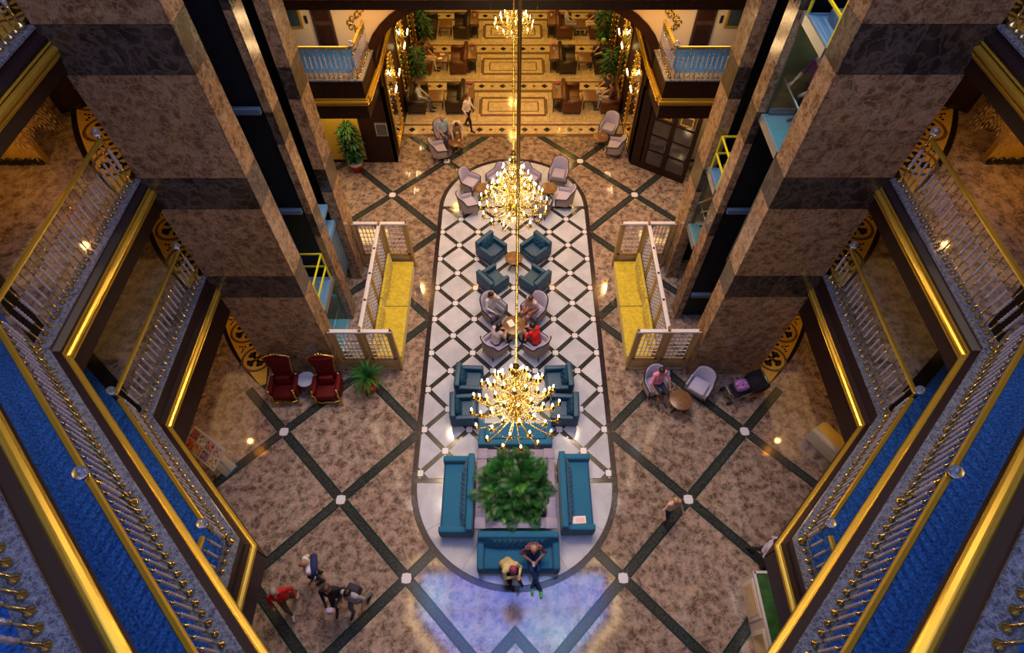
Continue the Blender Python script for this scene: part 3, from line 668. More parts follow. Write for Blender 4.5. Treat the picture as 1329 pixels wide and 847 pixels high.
for s, sd in ((-1, 'left'), (1, 'right')):
    mb = MB(); mb.bx(s*6.14, 19.49, .12, s*7.78, 19.51, 3.5) ; mb.build('yellow_panel', M['wallyellow'], aw) if s < 0 else mb.bm.free()
    mb = MB(); mb.bx(s*6.14, 19.46, 0, s*7.8, 19.49, .13); mb.build('skirting', M['black'], aw)
    # pier with its return running back into the lounge
    w = MB(); w.bx(s*4.88, 19.45, 0, s*6.14, 19.6, 3.5); w.bx(s*4.88, 19.45, 0, s*5.0, 35.9, 4.3); struct(w.build('wall_pier_%s' % sd, M['wood']))
    mb = MB(); mb.sweep([(s*4.98, 17.66), (s*4.88, 19.5), (s*4.88, 35.5)], gold_prof(4.2), -s); struct(mb.build('trim_%d' % (1 if s < 0 else 2), M['goldpaint']))
    # scroll ornament on the cream wall
    mb = MB()
    for k in range(11):
        t = k/10; cx = s*(5.35+.22*math.sin(t*9)); cz = 5.6+t*1.3
        pts = [(cx+.12*math.cos(a)*(1-a/9), 19.47, cz+.14*math.sin(a)*(1-a/9)) for a in np.linspace(0, 6.5, 12)]
        mb.tube(pts, .028, 5)
    sc = mb.build('scroll_ornament', M['gold']); tag(sc, 'gilded scroll ornament on the cream wall %s of the arch' % sd, 'ornament')
    d = MB(); d.bx(s*6.12, 19.44, 4.95, s*6.80, 19.49, 6.9); d = d.build('door_%d' % (1 if s < 0 else 2), M['wood2']); struct(d)
    mb = MB()
    for z0, z1 in ((5.1, 5.8), (5.95, 6.75)): mb.bx(s*6.2, 19.42, z0, s*6.72, 19.445, z1)
    mb.build('door_panel', M['wood'], d)
    pf = thing('framed_picture', 'small dark gold-framed picture on the upper %s cream wall' % sd, 'picture')
    MB().bx(s*7.15, 19.44, 5.7, s*7.7, 19.49, 6.5).build('frame', M['goldpaint'], pf); MB().bx(s*7.22, 19.425, 5.78, s*7.63, 19.445, 6.42).build('canvas', M['pic'], pf)
    ip = MB(); ip.bx(s*6.96, 19.45, 5.85, s*7.06, 19.49, 6.1, .01); tag(ip.build('wall_phone', M['black_metal']), 'small black wall phone beside the picture, upper %s wall' % sd, 'phone')
    # big gilt mirrors with sconces
    for q, (y0, y1) in enumerate(((19.85, 21.5), (23.0, 24.6), (26.2, 27.8))):
        pos = ('at the arch mouth', 'in the middle of the lounge wall', 'deep in the lounge')[q]
        mr = thing('gilt_mirror', 'tall gilt-framed mirror on the %s pier, %s' % (sd, pos), 'mirror'); z0, z1 = .35, 3.75
        mb = MB(); mb.bx(s*4.84, y0+.12, z0+.12, s*4.87, y1-.12, z1-.12); mb.build('glass', M['mirror'], mr)
        mb = MB()
        for a, c2, e, f in ((y0, z0, y0+.14, z1), (y1-.14, z0, y1, z1), (y0+.14, z0, y1-.14, z0+.14), (y0+.14, z1-.14, y1-.14, z1)): mb.bx(s*4.78, a, c2, s*4.87, e, f, .02)
        for k in range(14):
            for yy in (y0+.07, y1-.07): mb.sph((s*4.77, yy, z0+.15+k*(z1-z0-.3)/13), .045, 6, 4)
        mb.build('frame', M['gold'], mr)
        mb = MB()
        for k in range(7): a = PI*k/6; mb.sph((s*4.77, (y0+y1)/2+.35*math.cos(a), z1+.02+.22*math.sin(a)), .09, 7, 5)
        mb.build('crest', M['gold'], mr)
        if q < 2:
          for hh, ys in ((2.5, y1+.35), (2.5, y0+.82)):
            sc = thing('wall_sconce', 'gilt candle sconce %s the %s mirror, %s' % (('beyond', 'over')[ys < y1], sd, pos), 'wall lamp', (s*4.84, ys, hh))
            mb = MB(); mb.box((-s*.0, 0, 0), (.04, .12, .35), bev=.015)
            for k in (-1, 0, 1): mb.tube([(0, 0, -.1), (-s*.12, k*.08, -.14), (-s*.18, k*.16, -.02), (-s*.18, k*.16, .05)], .014, 5); mb.lathe([(.03, 0), (.04, .02), (.015, .03)], (-s*.18, k*.16, .05), 8)
            mb.build('bracket', M['gold'], sc)
            for k in (-1, 0, 1): MB().lathe([(.012, .07), (.02, .11), (.016, .15), (.004, .19)], (-s*.18, k*.16, 0), 6).build('bulb', M['bulb'], sc)
            point('sconce_light', (-s*.32, 0, .12), 2.2, WARM, .08, sc)
fs = thing('notice_frame', 'small silver-framed dark notice on the left wooden pier', 'notice')
MB().bx(-5.50, 19.40, 1.36, -5.02, 19.45, 1.94).build('frame', M['steel'], fs); MB().bx(-5.46, 19.385, 1.40, -5.06, 19.405, 1.90).build('panel', M['darkglass'], fs)
# angled wooden glass doors on the right
dd = thing('glass_door', 'dark wooden door with glass panes, angled beside the right pier', 'door', (4.95, 19.40, 0), math.atan2(18.15-19.40, 6.95-4.95)); Lw = 2.36
mb = MB(); mb.bx(0, -.05, 0, Lw, .05, .28); mb.bx(0, -.05, 3.1, Lw, .05, 3.44)
for x in (0, .42, 1.3, 2.2): mb.bx(x, -.06, .28, x+(.36 if x == 0 else .16), .06, 3.1)
for z in (.95, 1.65, 2.35): mb.bx(.5, -.03, z, 2.2, .03, z+.06)
mb.build('door_frame', M['wood'], dd)
for x in (.6, 1.48): 
    for z in (.3, 1.02, 1.72, 2.42): MB().bx(x, -.01, z, x+.68, .01, z+.62).build('glass_pane', M['darkglass'], dd)
mb = MB()
for x in (.75, 1.6): mb.bx(x, -.075, 2.55, x+.5, -.055, 2.6); mb.bx(x, -.075, 2.9, x+.5, -.055, 2.95); mb.bx(x, -.075, 2.6, x+.05, -.055, 2.9); mb.bx(x+.45, -.075, 2.6, x+.5, -.055, 2.9)
mb.build('gold_frame', M['goldpaint'], dd)

# ================================================================ chandeliers
def chandelier(label, cx, cy, zr, R=.9, cable_top=21.6, power=CH_POWER, tiers=None, basket=.20, group=None):
    c = thing('crystal_chandelier', label, 'chandelier', (cx, cy, zr), 0, group); k_ = R/.9
    tiers = tiers or [(.90, 0, 16), (.74, .22, 12), (.58, .52, 12), (.42, .84, 10), (.26, 1.14, 7)]
    rod_top = cable_top-zr
    MB().tube([(0, 0, 1.75*k_), (0, 0, rod_top)], .020, 8).build('suspension_rod', M['gold'], c)
    MB().lathe([(.01, 1.80), (.06, 1.76), (.07, 1.7), (.03, 1.66), (.05, 1.55), (.1, 1.48), (.05, 1.38), (.04, 1.2), (.09, 1.1), (.05, .98), (.05, .7), (.12, .58), (.06, .46), (.05, .3), (.15, .12), (.17, 0), (.09, -.12), (.04, -.3), (.07, -.36), (.01, -.44)], (0, 0, 0), 16, sx=k_, sy=k_).build('stem', M['gold'], c)
    # cut-glass basket and strand curtains
    b = MB()
    for (r0, z0, r1, z1, n) in ((.06, 1.62, .26, 1.16, 18), (.10, 1.2, .36, .86, 22), (.14, .86, .44, .50, 26), (.10, .5, .34, .10, 22)):
        for q in range(n):
            t = 2*PI*q/n
            for u in range(7):
                f = u/6; rr = (r0+(r1-r0)*f)*k_; z = z0+(z1-z0)*f-.10*math.sin(PI*f)
                b.lathe([(.003, -.035), (.016, 0), (.003, .03)], (rr*math.cos(t), rr*math.sin(t), z), 4)
    o = b.build('crystal_strands', M['drop'], c); o['kind'] = 'stuff'
    b = MB()
    for v in range(6):
        f = v/5; rr = basket*math.cos(f*PI/2*.9); z = -.02-.30*math.sin(f*PI/2)
        for q in range(14): b.lathe([(.004, -.03), (.026, 0), (.004, .03)], (rr*math.cos(2*PI*(q+.5*v)/14), rr*math.sin(2*PI*(q+.5*v)/14), z), 5)
    o = b.build('crystal_basket', M['drop'], c); o['kind'] = 'stuff'
    for ti, (r, z, n) in enumerate(tiers):
        r *= k_
        am = MB(); pts = []
        for u in range(11):
            f = u/10; rr = .10+(r-.10)*f; zz = z-.02-(.20 if ti < 2 else .12)*math.sin(PI*f)*(1-.35*f)+.0; pts.append((rr, 0, zz))
        pts.append((r, 0, z+.03)); am.tube(pts, .011, 5)
        am.lathe([(.012, z+.02), (.05, z+.05), (.055, z+.062), (.018, z+.07), (.016, z+.15)], (r, 0, 0), 8); ame = am.mesh('arm', M['gold'])
        bm_ = MB(); bm_.lathe([(.010, z+.15), (.020, z+.185), (.016, z+.215), (.003, z+.26)], (r, 0, 0), 6); bme = bm_.mesh('candle_bulb', M['bulb'])
        dm = MB()
        for q in range(6):
            a = 2*PI*q/6; dm.lathe([(.002, z-.07), (.009, z-.02), (.002, z+.04)], (r+.05*math.cos(a), .05*math.sin(a), 0), 4)
        for u in range(2, 10): p = pts[u]; dm.lathe([(.002, p[2]-.10), (.008, p[2]-.06), (.002, p[2]-.012)], (p[0], 0, 0), 4)
        dme = dm.mesh('crystal_drops', M['drop'])
        for q in range(n):
            a = link('arm', ame, c, (0, 0, 0), 2*PI*(q+.5*(ti % 2))/n+.11); link('candle_bulb', bme, a); link('crystal_drops', dme, a)['kind'] = 'stuff'
    for r, z, n in tiers[:2]:
        b = MB(); r *= k_
        for q in range(n):
            a0, a1 = 2*PI*q/n+.11, 2*PI*(q+1)/n+.11
            for u in range(9):
                f = u/8; a = a0+(a1-a0)*f; b.lathe([(.002, -.014), (.010, 0), (.002, .014)], (r*math.cos(a), r*math.sin(a), z+.03-.10*math.sin(PI*f)), 4)
        b.build('bead_swags', M['drop'], c)['kind'] = 'stuff'
    for q in range(4): t = PI/2*q+PI/4; point('chandelier_light', (.55*k_*math.cos(t), .55*k_*math.sin(t), .62*k_), power*.15, WARM, .10, c)
    point('chandelier_light', (0, 0, -.75), power*.4, WARM, .2, c)
    return c
chandelier('nearest crystal chandelier, seen over the planter and the lower blue armchairs', 0.0, 5.3, 5.3)
chandelier('middle crystal chandelier hanging over the lilac chairs, halfway to the lounge', -.03, 11.45, 5.1)
chandelier('small crystal chandelier with a glowing basket inside the far lounge', .02, 23.2, 3.75, R=.78, cable_top=6.8, power=CH_POWER*.6, tiers=[(.90, 0, 14), (.62, .30, 10)], basket=.5)

# ================================================================ furniture makers (front faces -Y)
def wing_chair():
    r = thing('tub_chair', '', 'armchair')
    MB().box((0, -.02, .34), (.60, .60, .16), bev=.05).build('seat_frame', M['taupe'], r)
    MB().box((0, -.05, .45), (.50, .54, .12), bev=.05, seg=3).build('seat_cushion', M['lilac'], r)
    N = 30; H = []
    def prof(k):
        u = -1+2*k/N; a = abs(u)
        if a < .62: th = u/.62*R(82); x = .34*math.sin(th); y = .30*math.cos(th)-.0
        else: f = (a-.62)/.38; x = math.copysign(.337+.01*f, u); y = .042-.36*f
        h = 1.0-.05*(a/.3)**2 if a < .3 else (.95-.30*((a-.3)/.24)**1.2 if a < .54 else .65-.05*(a-.54)/.46)
        if .3 <= a < .54: h = .95-.30*(3*((a-.3)/.24)**2-2*((a-.3)/.24)**3)
        return x, y, h
    o = MB(); rows = []
    for k in range(N+1):
        x, y, h = prof(k); n = Vector((x, y+.0001)).normalized() if abs(-1+2*k/N) < .62 else Vector((math.copysign(1, x), 0))
        flare = .06*max(0, (h-.6)/.4)
        po = (x+n.x*(.035+flare), y+n.y*(.035+flare)); pi = (x-n.x*.035+n.x*flare, y-n.y*.035+n.y*flare)
        lo = (x+n.x*.02, y+n.y*.02)
        rows.append([o.bm.verts.new(v) for v in ((*lo, .24), (*po, h-.03), ((po[0]+pi[0])/2, (po[1]+pi[1])/2, h), (*pi, h-.03), (x-n.x*.05, y-n.y*.05, .40))])
    fo = []; fi = []
    for a, b in zip(rows, rows[1:]):
        for q in range(4):
            f = o.bm.faces.new((a[q], b[q], b[q+1], a[q+1])); f.smooth = True; f.material_index = 0 if q == 0 else 1
    for e in (rows[0], rows[-1]): f = o.bm.faces.new(e); f.material_index = 1
    pip = [tuple(rw[2].co) for rw in rows]; e0 = [tuple(v.co) for v in rows[0]]; e1 = [tuple(v.co) for v in rows[-1]]
    po_ = [tuple(rw[1].co) for rw in rows]
    o.build('back_shell', [M['taupe'], M['lilac']], r)
    b = MB(); b.tube([e0[0]]+[(p[0], p[1], p[2]+.012) for p in po_]+[e1[0]], .022, 5)
    b.tube([(e0[0][0], e0[0][1]-.005, .26), (e0[4][0], e0[4][1]-.02, .27), (e1[4][0], e1[4][1]-.02, .27), (e1[0][0], e1[0][1]-.005, .26)], .014, 5); b.build('piping', M['piping'], r)
    for x, y in ((-.26, -.26), (.26, -.26), (-.22, .24), (.22, .24)): MB().tube([(x, y, .27), (x*1.12, y*1.12, 0)], .028, 6, r2=.015).build('leg', M['legw'], r)
    return r
def tufted(mb, w, h, d, nx, nz, T):
    """diamond-tufted cushion panel in local x/z, bulging to -y; T maps points"""
    NX, NZ = nx*6, nz*6; V = []
    for j in range(NZ+1):
        row = []
        for i in range(NX+1):
            u, v = i/NX*nx, j/NZ*nz
            g = min(abs((u+v) % 1-.5), .5)*2; k = min(abs((u-v) % 1-.5), .5)*2
            e = min(1, 6*min(i/NX, 1-i/NX), 4*min(j/NZ, 1-j/NZ)+.3)
            row.append(mb.bm.verts.new(T(-w/2+w*i/NX, -d*(.35+.65*(1-(g*g+k*k)/2*.9))*e, h*j/NZ)))
        V.append(row)
    fs = [mb.bm.faces.new((V[j][i], V[j][i+1], V[j+1][i+1], V[j+1][i])) for j in range(NZ) for i in range(NX)]
    mb._faces(fs, True)
def sofa(name, cat, w, d, bh, ah, m, seats=1, arm=.16, nx=None, rolled=False, legm='legw', sh=.43, tuft=True):
    r = thing(name, '', cat)
    MB().box((0, -.02, .22), (w-.04, d-.06, .20), bev=.03).build('base', M[m], r)
    sw = (w-2*arm)/seats
    for k in range(seats): MB().box((-w/2+arm+sw*(k+.5), -.07, sh-.06), (sw-.01, d-.24, .17), bev=.045, seg=3).build('seat_cushion', M[m], r)
    for s in (-1, 1):
        b = MB(); b.box((s*(w/2-arm/2), -.01, (.12+ah)/2), (arm, d-.02, ah-.12), bev=.05, seg=3)
        if rolled: b.tube([(s*(w/2-arm/2), d/2-.05, ah-.02), (s*(w/2-arm/2), -d/2+.02, ah-.02)], arm*.62, 10)
        b.build('arm_rest', M[m], r)
    b = MB(); b.box((0, d/2-.09, (.12+bh)/2), (w-.02, .18, bh-.12), bev=.05, seg=3)
    if rolled: b.tube([(-w/2+.05, d/2-.08, bh-.01), (w/2-.05, d/2-.08, bh-.01)], .10, 10)
    b.build('back_rest', M[m], r)
    if tuft:
        b = MB(); H = bh-sh-.0; tufted(b, w-2*arm, H, .085, nx or max(2, int((w-2*arm)/.14)), 2, lambda x, y, z: (x, d/2-.31+y+.14*z/H, sh+z)); b.build('tufted_back', M[m], r)
    for x in (-w/2+.07, w/2-.07):
        for y in (-d/2+.08, d/2-.08): MB().tube([(x, y, .14), (x*1.02, y*1.02, 0)], .028, 6, r2=.018).build('leg', M[legm], r)
    return r
def round_table(name='round_table', R_=.33, h=.52, m='walnut', legm='legw'):
    r = thing(name, '', 'table')
    MB().lathe([(R_-.015, h-.03), (R_, h-.02), (R_, h-.005), (R_-.01, h)], n=32).build('table_top', M[m], r)
    MB().lathe([(.05, h-.03), (.03, h-.08), (.045, h*.55), (.03, h*.3), (.06, .10)], n=12).build('pedestal', M[legm], r)
    for k in range(4):
        a = PI/2*k+.4; MB().tube([(0.03*math.cos(a), .03*math.sin(a), .16), (.15*math.cos(a), .15*math.sin(a), .12), (.27*math.cos(a), .27*math.sin(a), .02)], .026, 6).build('foot', M[legm], r)
    return r
def rect_table(w, d, h, m='walnut'):
    r = thing('coffee_table', '', 'table'); b = MB(); b.box((0, 0, h-.025), (w, d, .05), bev=.012); b.box((0, 0, h-.09), (w-.1, d-.1, .08)); b.build('table_top', M[m], r)
    for x in (-w/2+.05, w/2-.05):
        for y in (-d/2+.05, d/2-.05): MB().tube([(x, y, h-.06), (x*1.04, y*1.04, h*.6), (x*.94, y*.94, h*.25), (x*1.05, y*1.05, 0)], .026, 6, r2=.016).build('leg', M['legw'], r)
    return r

# ---- lilac chairs
wc = Maker(wing_chair()); GL = 'lilac tub chairs'
def facing(dx, dy): return math.atan2(dx, -dy)      # local -Y turned to (dx,dy)
for (x, y, dx, dy, lab) in (
    (-1.78, 17.72, 1, -.5, 'lilac tub chair left of the back-left round table, upper one'),
    (-1.80, 16.50, 1, .45, 'lilac tub chair at the left oval edge, lower one of the back group'),
    (-.62, 17.95, -.8, -.8, 'lilac tub chair partly behind the middle chandelier, back-left group'),
    (.62, 17.95, .8, -.7, 'lilac tub chair behind the chandelier rod, left chair of the back-right group'),
    (1.84, 18.25, -.25, -1, 'lilac tub chair facing the viewer, backmost of the back-right group'),
    (2.02, 16.85, -1, .25, 'lilac tub chair turned left at the right edge of the back-right group'),
    (1.05, 16.35, .3, 1, 'lilac tub chair with its back to us below the back-right table'),
    (-3.02, 20.75, .5, -1, 'tub chair with the bald man in light blue, beside the lounge entrance'),
    (-3.15, 19.72, 1, .35, 'empty tub chair below the seated bald man, left of the lounge entrance'),
    (4.18, 21.25, -.5, -1, 'tub chair by the right gilt mirror, upper one of the pair'),
    (4.32, 19.95, -1, .3, 'tub chair by the right gilt mirror, lower one of the pair'),
    (-.72, 11.45, .7, -.7, 'lilac tub chair holding the long-haired woman in grey trousers'),
    (.72, 11.45, -.7, -.7, 'lilac tub chair holding the man in a patterned top'),
    (-.66, 9.98, .8, .75, 'lilac tub chair holding the dark-haired woman seen from behind'),
    (.76, 9.98, -.8, .75, 'lilac tub chair holding the woman in red'),
    (4.36, 8.60, .35, -1, 'lilac tub chair holding the man in a pink shirt, against the right screen'),
    (5.72, 8.52, -.75, -1, 'empty lilac tub chair between the low table and the pushchair, right')):
    wc.place((x, y, .008 if abs(x) < 2.8 and y < 19.3 else 0), facing(dx, dy), lab, None)
rt = Maker(round_table())
for (x, y, R0, lab) in ((-1.18, 17.25, 1, 'round wooden table of the back-left lilac chair group'), (1.40, 17.30, 1, 'round wooden table of the back-right lilac chair group'),
    (-2.42, 20.15, 1, 'round wooden table in front of the bald man near the lounge entrance'), (3.72, 20.45, 1, 'round wooden table between two tub chairs by the right mirror'),
    (0, 13.65, .95, 'round wooden table amid the four petrol blue armchairs'), (.0, 10.72, 1.15, 'round wooden table where the four people sit'),
    (5.03, 7.98, 1.05, 'dark round wooden table beside the man in a pink shirt')):
    rt.place((x, y, .008 if abs(x) < 2.7 and y < 19.3 else 0), .3, lab, None, (R0, R0, 1))
# ---- petrol armchairs
pa = Maker(sofa('petrol_armchair', 'armchair', .86, .84, .80, .62, 'petrol', 1, .15, 3))
for x, y, dx, dy, lab in ((-.82, 14.20, 1, -.9, 'petrol blue armchair, upper left of four round a table'), (.80, 14.20, -1, -.9, 'petrol blue armchair, upper right of four round a table'),
    (-.74, 12.75, 1, .85, 'petrol blue armchair with its back to us, lower left of four'), (.74, 12.75, -1, .85, 'petrol blue armchair with its back to us, lower right of four'),
    (-1.40, 8.72, 1, -.05, 'petrol blue armchair left of the near chandelier, upper one'), (-1.50, 7.72, 1, .05, 'petrol blue armchair left of the near chandelier, lower one'),
    (1.38, 8.72, -1, -.05, 'petrol blue armchair right of the near chandelier, upper one'), (1.50, 7.72, -1, .05, 'petrol blue armchair right of the near chandelier, lower one')):
    pa.place((x, y, .008), facing(dx, dy), lab, None)
# ---- teal sofas round the planter table
ts = Maker(sofa('teal_sofa', 'sofa', 2.12, .90, .84, .62, 'teal', 1, .17, 13))
ts.place((.09, 3.60, .008), 0, 'teal tufted sofa in front of the planter, two people on it')
ts.place((-1.56, 5.12, .008), facing(-1, 0), 'teal sofa along the left side of the planter table', None)
ts.place((1.68, 5.18, .008), facing(1, 0), 'teal sofa along the right side of the planter, pink bag on it', None)
ts.place((.02, 6.86, .008), facing(0, 1), 'teal sofa behind the planter, half hidden by the near chandelier', None)
# ---- planter table
pt = thing('planter_table', 'square lilac-grey wooden planter table between four teal sofas', 'table', (.03, 5.20, .008))
for i in range(4):
    mb = MB()
    if i < 2: mb.box(((-1, 1)[i]*.93, 0, .79), (.26, 1.62, .05), bev=.006)
    else: mb.box((0, (-1, 1)[i-2]*.95, .79), (1.62, .26, .05), bev=.006)
    mb.build('top_board', M['planter'], pt)
for x in (-.93, .93):
    for y in (-.95, .95): MB().box((x, y, .80), (.30, .30, .07), bev=.008).build('corner_block', M['planter'], pt)
mb = MB()
for sg in (-1, 1): mb.box((sg*.82, 0, .39), (.05, 1.66, .76)); mb.box((0, sg*.82, .39), (1.6, .05, .76))
mb.build('side_panel', M['planter'], pt)
MB().box((0, 0, .66), (1.6, 1.6, .06)).build('soil', M['soil'], pt)
mb = MB()
for k in range(260):
    a, b = random.uniform(-.78, .78), random.uniform(-.78, .78)
    if max(abs(a), abs(b)) > .5: mb.sph((a, b, .71), random.uniform(.025, .045), 5, 3)
o = mb.build('pebbles', M['pebble'], pt); o['kind'] = 'stuff'
def frond(L, w, n=12, droop=.6, up=.5, lw=.017):
    b = MB(); pts = []
    for k in range(n+1): f = k/n; pts.append(Vector((0, L*f*(1-.15*f), up*L*f-droop*L*f*f)))
    b.tube(pts, .006, 4)
    for k in range(1, n+1):
        f = k/n; ww = w*math.sin(PI*min(.98, f*.85+.12)); p = pts[k]; d = (pts[k]-pts[k-1]).normalized()
        for s in (-1, 1):
            tip = p+Vector((s*ww, ww*.45, -.03-.2*ww)); m = (p+tip)/2
            a1, a2 = m+d*lw, m-d*lw
            b.quad(p, a2, tip, a1)
    return b
def plant(name, label, loc, frs, cat='plant', spread=.5, tilt=(20, 70), base_r=.05, base_z=.3, stems=None, group=None, bulge=0):
    """frs: list of (mesh, count)"""
    r = thing(name, label, cat, loc, 0, group); k = 0
    for me, n in frs:
        for q in range(n):
            a = k*2.39996; k += 1; o = link('frond', me, r); rr = spread*math.sqrt(random.random())
            o.location = (rr*math.cos(a), rr*math.sin(a), base_z+random.uniform(-.05, .12)+bulge*max(0, 1-rr/max(spread, .01))); t = R(random.uniform(*tilt))
            if bulge: a += random.uniform(-1.2, 1.2) if rr > .4*spread else random.uniform(-3, 3)
            o.rotation_euler = (t, random.uniform(-.2, .2), a-PI/2); s = random.uniform(.75, 1.15)*(1.08 if cat == 'palm' else 1); o.scale = (s, s, s)
    return r
fA = frond(.66, .17, 17).mesh('frond', M['leaf']); fB = frond(.58, .15, 16).mesh('frond', M['leaf3']); fC = frond(.50, .19, 10, .7, .4, .024).mesh('frond', M['leaf2'])
plant('fern_bed', 'big dense green fern planting filling the planter table', (.02, 5.22, .70), [(fB, 95), (fA, 85), (fC, 18)], spread=.70, tilt=(-15, 75), base_z=.02, bulge=.45)
def broad(L, w, m):
    b = MB(); n = 5; pts = [Vector((0, L*k/n, .35*L*k/n-.55*L*(k/n)**2)) for k in range(n+1)]; V = []
    for k, p in enumerate(pts): ww = w*math.sin(PI*(.06+.94*k/n)) if k < n else .002; V.append([b.bm.verts.new(p+Vector((-ww, 0, .02))), b.bm.verts.new(p), b.bm.verts.new(p+Vector((ww, 0, .02)))])
    for a, c in zip(V, V[1:]): b._faces([b.bm.faces.new((a[0], c[0], c[1], a[1])), b.bm.faces.new((a[1], c[1], c[2], a[2]))], True)
    return b.mesh('leaf', m)
LB = broad(.24, .075, M['leaf2']); LG = broad(.30, .05, M['leaf']); LD = broad(.34, .045, M['leaf3'])
rr = thing('trailing_plants', 'bright leafy edging plants along the front of the planter', 'plant', (.02, 4.48, .72))
for k in range(46):
    o = link('leaf', LB, rr, (random.uniform(-.62, .62), random.uniform(-.05, .25), random.uniform(.03, .16))); o.rotation_euler = (random.uniform(-.1, .5), random.uniform(-.3, .3), random.uniform(2.2, 4.1))
# potted palm and tall plant, lounge plants
pp = plant('potted_palm', 'spiky green potted palm in a red pot before the left screen', (-4.50, 8.62, 0), [(frond(.62, .045, 16, .75, .7, .010).mesh('frond', M['leaf']), 60), (frond(.6, .05, 16, .9, .6, .012).mesh('frond', M['leaf2']), 24)], spread=.06, tilt=(0, 70), base_z=.66, cat='palm')
MB().lathe([(.17, 0), (.25, .38), (.27, .40), (.27, .45), (.22, .45), (.21, .40)], n=20).build('pot', M['pot'], pp)
def tall_plant(label, loc, H, Rr, potm, n=170, rim=True, name='tall_plant', group=None):
    r = thing(name, label, 'plant', loc, 0, group)
    MB().lathe([(.18, 0), (.26, .36), (.28, .40), (.24, .40)], n=18).build('pot', M[potm], r)
    if rim: MB().lathe([(.262, .36), (.30, .38), (.30, .50), (.22, .50)], n=18).build('pot_wrap', M['potw'], r)
    for x, y in ((0, 0), (.06, .05), (-.06, .03)): MB().tube([(x, y, .4), (x*1.5, y*1.5, H*.8)], .02, 6).build('stem', M['walnut'], r)
    for k in range(n):
        f = (k+.5)/n; z = .55+(H-.6)*f; a = k*2.4; rad = Rr*(.35+.65*math.sin(PI*(.15+.8*f)))*random.uniform(.1, .7)
        o = link('leaf', (LG, LD)[k % 2], r, (rad*math.cos(a), rad*math.sin(a), z)); o.rotation_euler = (random.uniform(-.5, .5), 0, a-PI/2); s = random.uniform(.8, 1.25); o.scale = (s, s, s)
    return r
tall_plant('tall leafy plant in a red and white pot before the yellow wall', (-6.5, 18.95, 0), 2.2, .36, 'pot', 210)
for x, y, lab in ((-4.45, 25.0, 'leafy plant in a terracotta pot left of the lounge, nearer one'), (-4.45, 28.3, 'leafy plant left of the lounge, farther one'), (4.45, 24.9, 'leafy plant in a terracotta pot at the right lounge wall, nearer one'), (4.45, 28.2, 'leafy plant at the right lounge wall, farther one')):
    tall_plant(lab, (x, y, 0), 1.9, .42, 'pott', 90, False)
# ---- red royal chairs
def royal():
    r = thing('throne_chair', '', 'armchair')
    MB().box((0, -.05, .34), (.64, .62, .22), bev=.06, seg=3).build('seat', M['red'], r)
    for s in (-1, 1):
        b = MB(); b.box((s*.33, -.02, .47), (.13, .58, .40), bev=.06, seg=3); b.build('arm_rest', M['red'], r)
        b = MB(); b.tube([(s*.33, -.30, .70), (s*.35, -.37, .60), (s*.31, -.33, .42), (s*.35, -.36, .22), (s*.38, -.42, .0)], .032, 6); b.sph((s*.33, -.31, .70), .05, 8, 6); b.build('carved_front_leg', M['gold'], r)
        MB().tube([(s*.30, .26, .2), (s*.33, .34, 0)], .03, 6).build('leg', M['gold'], r)
    MB().tube([(-.33, -.37, .22), (-.16, -.40, .17), (0, -.40, .22), (.16, -.40, .17), (.33, -.37, .22)], .03, 6).build('front_rail', M['gold'], r)
    N = 9; out = []
    for k in range(15):
        f = k/14; z = .45+1.02*f; w = .30+.02*math.sin(f*PI*2)-.06*math.sin(min(1, f*1.6)*PI)+.07*max(0, f-.6)/.4; out.append((w, z))
    b = MB(); V = []
    for w, z in out:
        y = .24+.10*(z-.45)
        V.append([b.bm.verts.new((w*u, y-(.05*(1-u*u))-.012*math.cos(u*12)*math.cos(z*16)+.0, z)) for u in np.linspace(-1, 1, 13)]+[b.bm.verts.new((w*u, y+.09, z)) for u in np.linspace(1, -1, 5)])
    m = len(V[0])
    for a, c in zip(V, V[1:]):
        for i in range(m): b._faces([b.bm.faces.new((a[i], a[(i+1) % m], c[(i+1) % m], c[i]))], True)
    b.bm.faces.new(V[-1]); b.bm.faces.new(V[0][::-1]); b.build('tufted_back', M['red'], r)
    L = [(-w, .27+.10*(z-.45), z) for w, z in out]; T = [(u, .37, 1.47+.12*(1-(abs(u)/.34)**2)) for u in np.linspace(-.30, .30, 7)]
    b = MB(); b.tube(L+T[0:]+[(w, .27+.10*(z-.45), z) for w, z in out[::-1]], .026, 6)
    for u, z in ((0, 1.62), (-.08, 1.60), (.08, 1.60), (-.34, 1.46), (.34, 1.46), (-.30, .62), (.30, .62)): b.sph((u, .37 if z > 1 else .3, z), .045, 7, 5)
    b.build('gilt_frame', M['gold'], r)
    b = MB(); b.box((0, .12, .62), (.40, .14, .30), bev=.06, seg=3, rx=-.2); b.build('cushion', M['red'], r)
    return r
ry = Maker(royal()); ry.place((-7.05, 8.48, 0), .06, 'left red velvet throne chair with gilt frame by the pillar', None, (1.1, 1.05, 1.05)); ry.place((-5.74, 8.48, 0), .06, 'right red velvet throne chair with gilt frame, beside the screen', None, (1.1, 1.05, 1.05))
mt = thing('side_table', 'small round marble-topped gilt table between red throne chairs', 'table', (-6.42, 8.66, 0))
MB().lathe([(.25, .56), (.27, .575), (.27, .60), (.25, .61)], n=28).build('marble_top', M['white'], mt); MB().lathe([(.24, .52), (.26, .54), (.25, .56)], n=24).build('apron', M['gold'], mt)
for k in range(4): a = PI/2*k+.5; MB().tube([(.2*math.cos(a), .2*math.sin(a), .53), (.24*math.cos(a), .24*math.sin(a), .4), (.14*math.cos(a), .14*math.sin(a), .2), (.22*math.cos(a), .22*math.sin(a), 0)], .02, 6).build('leg', M['gold'], mt)

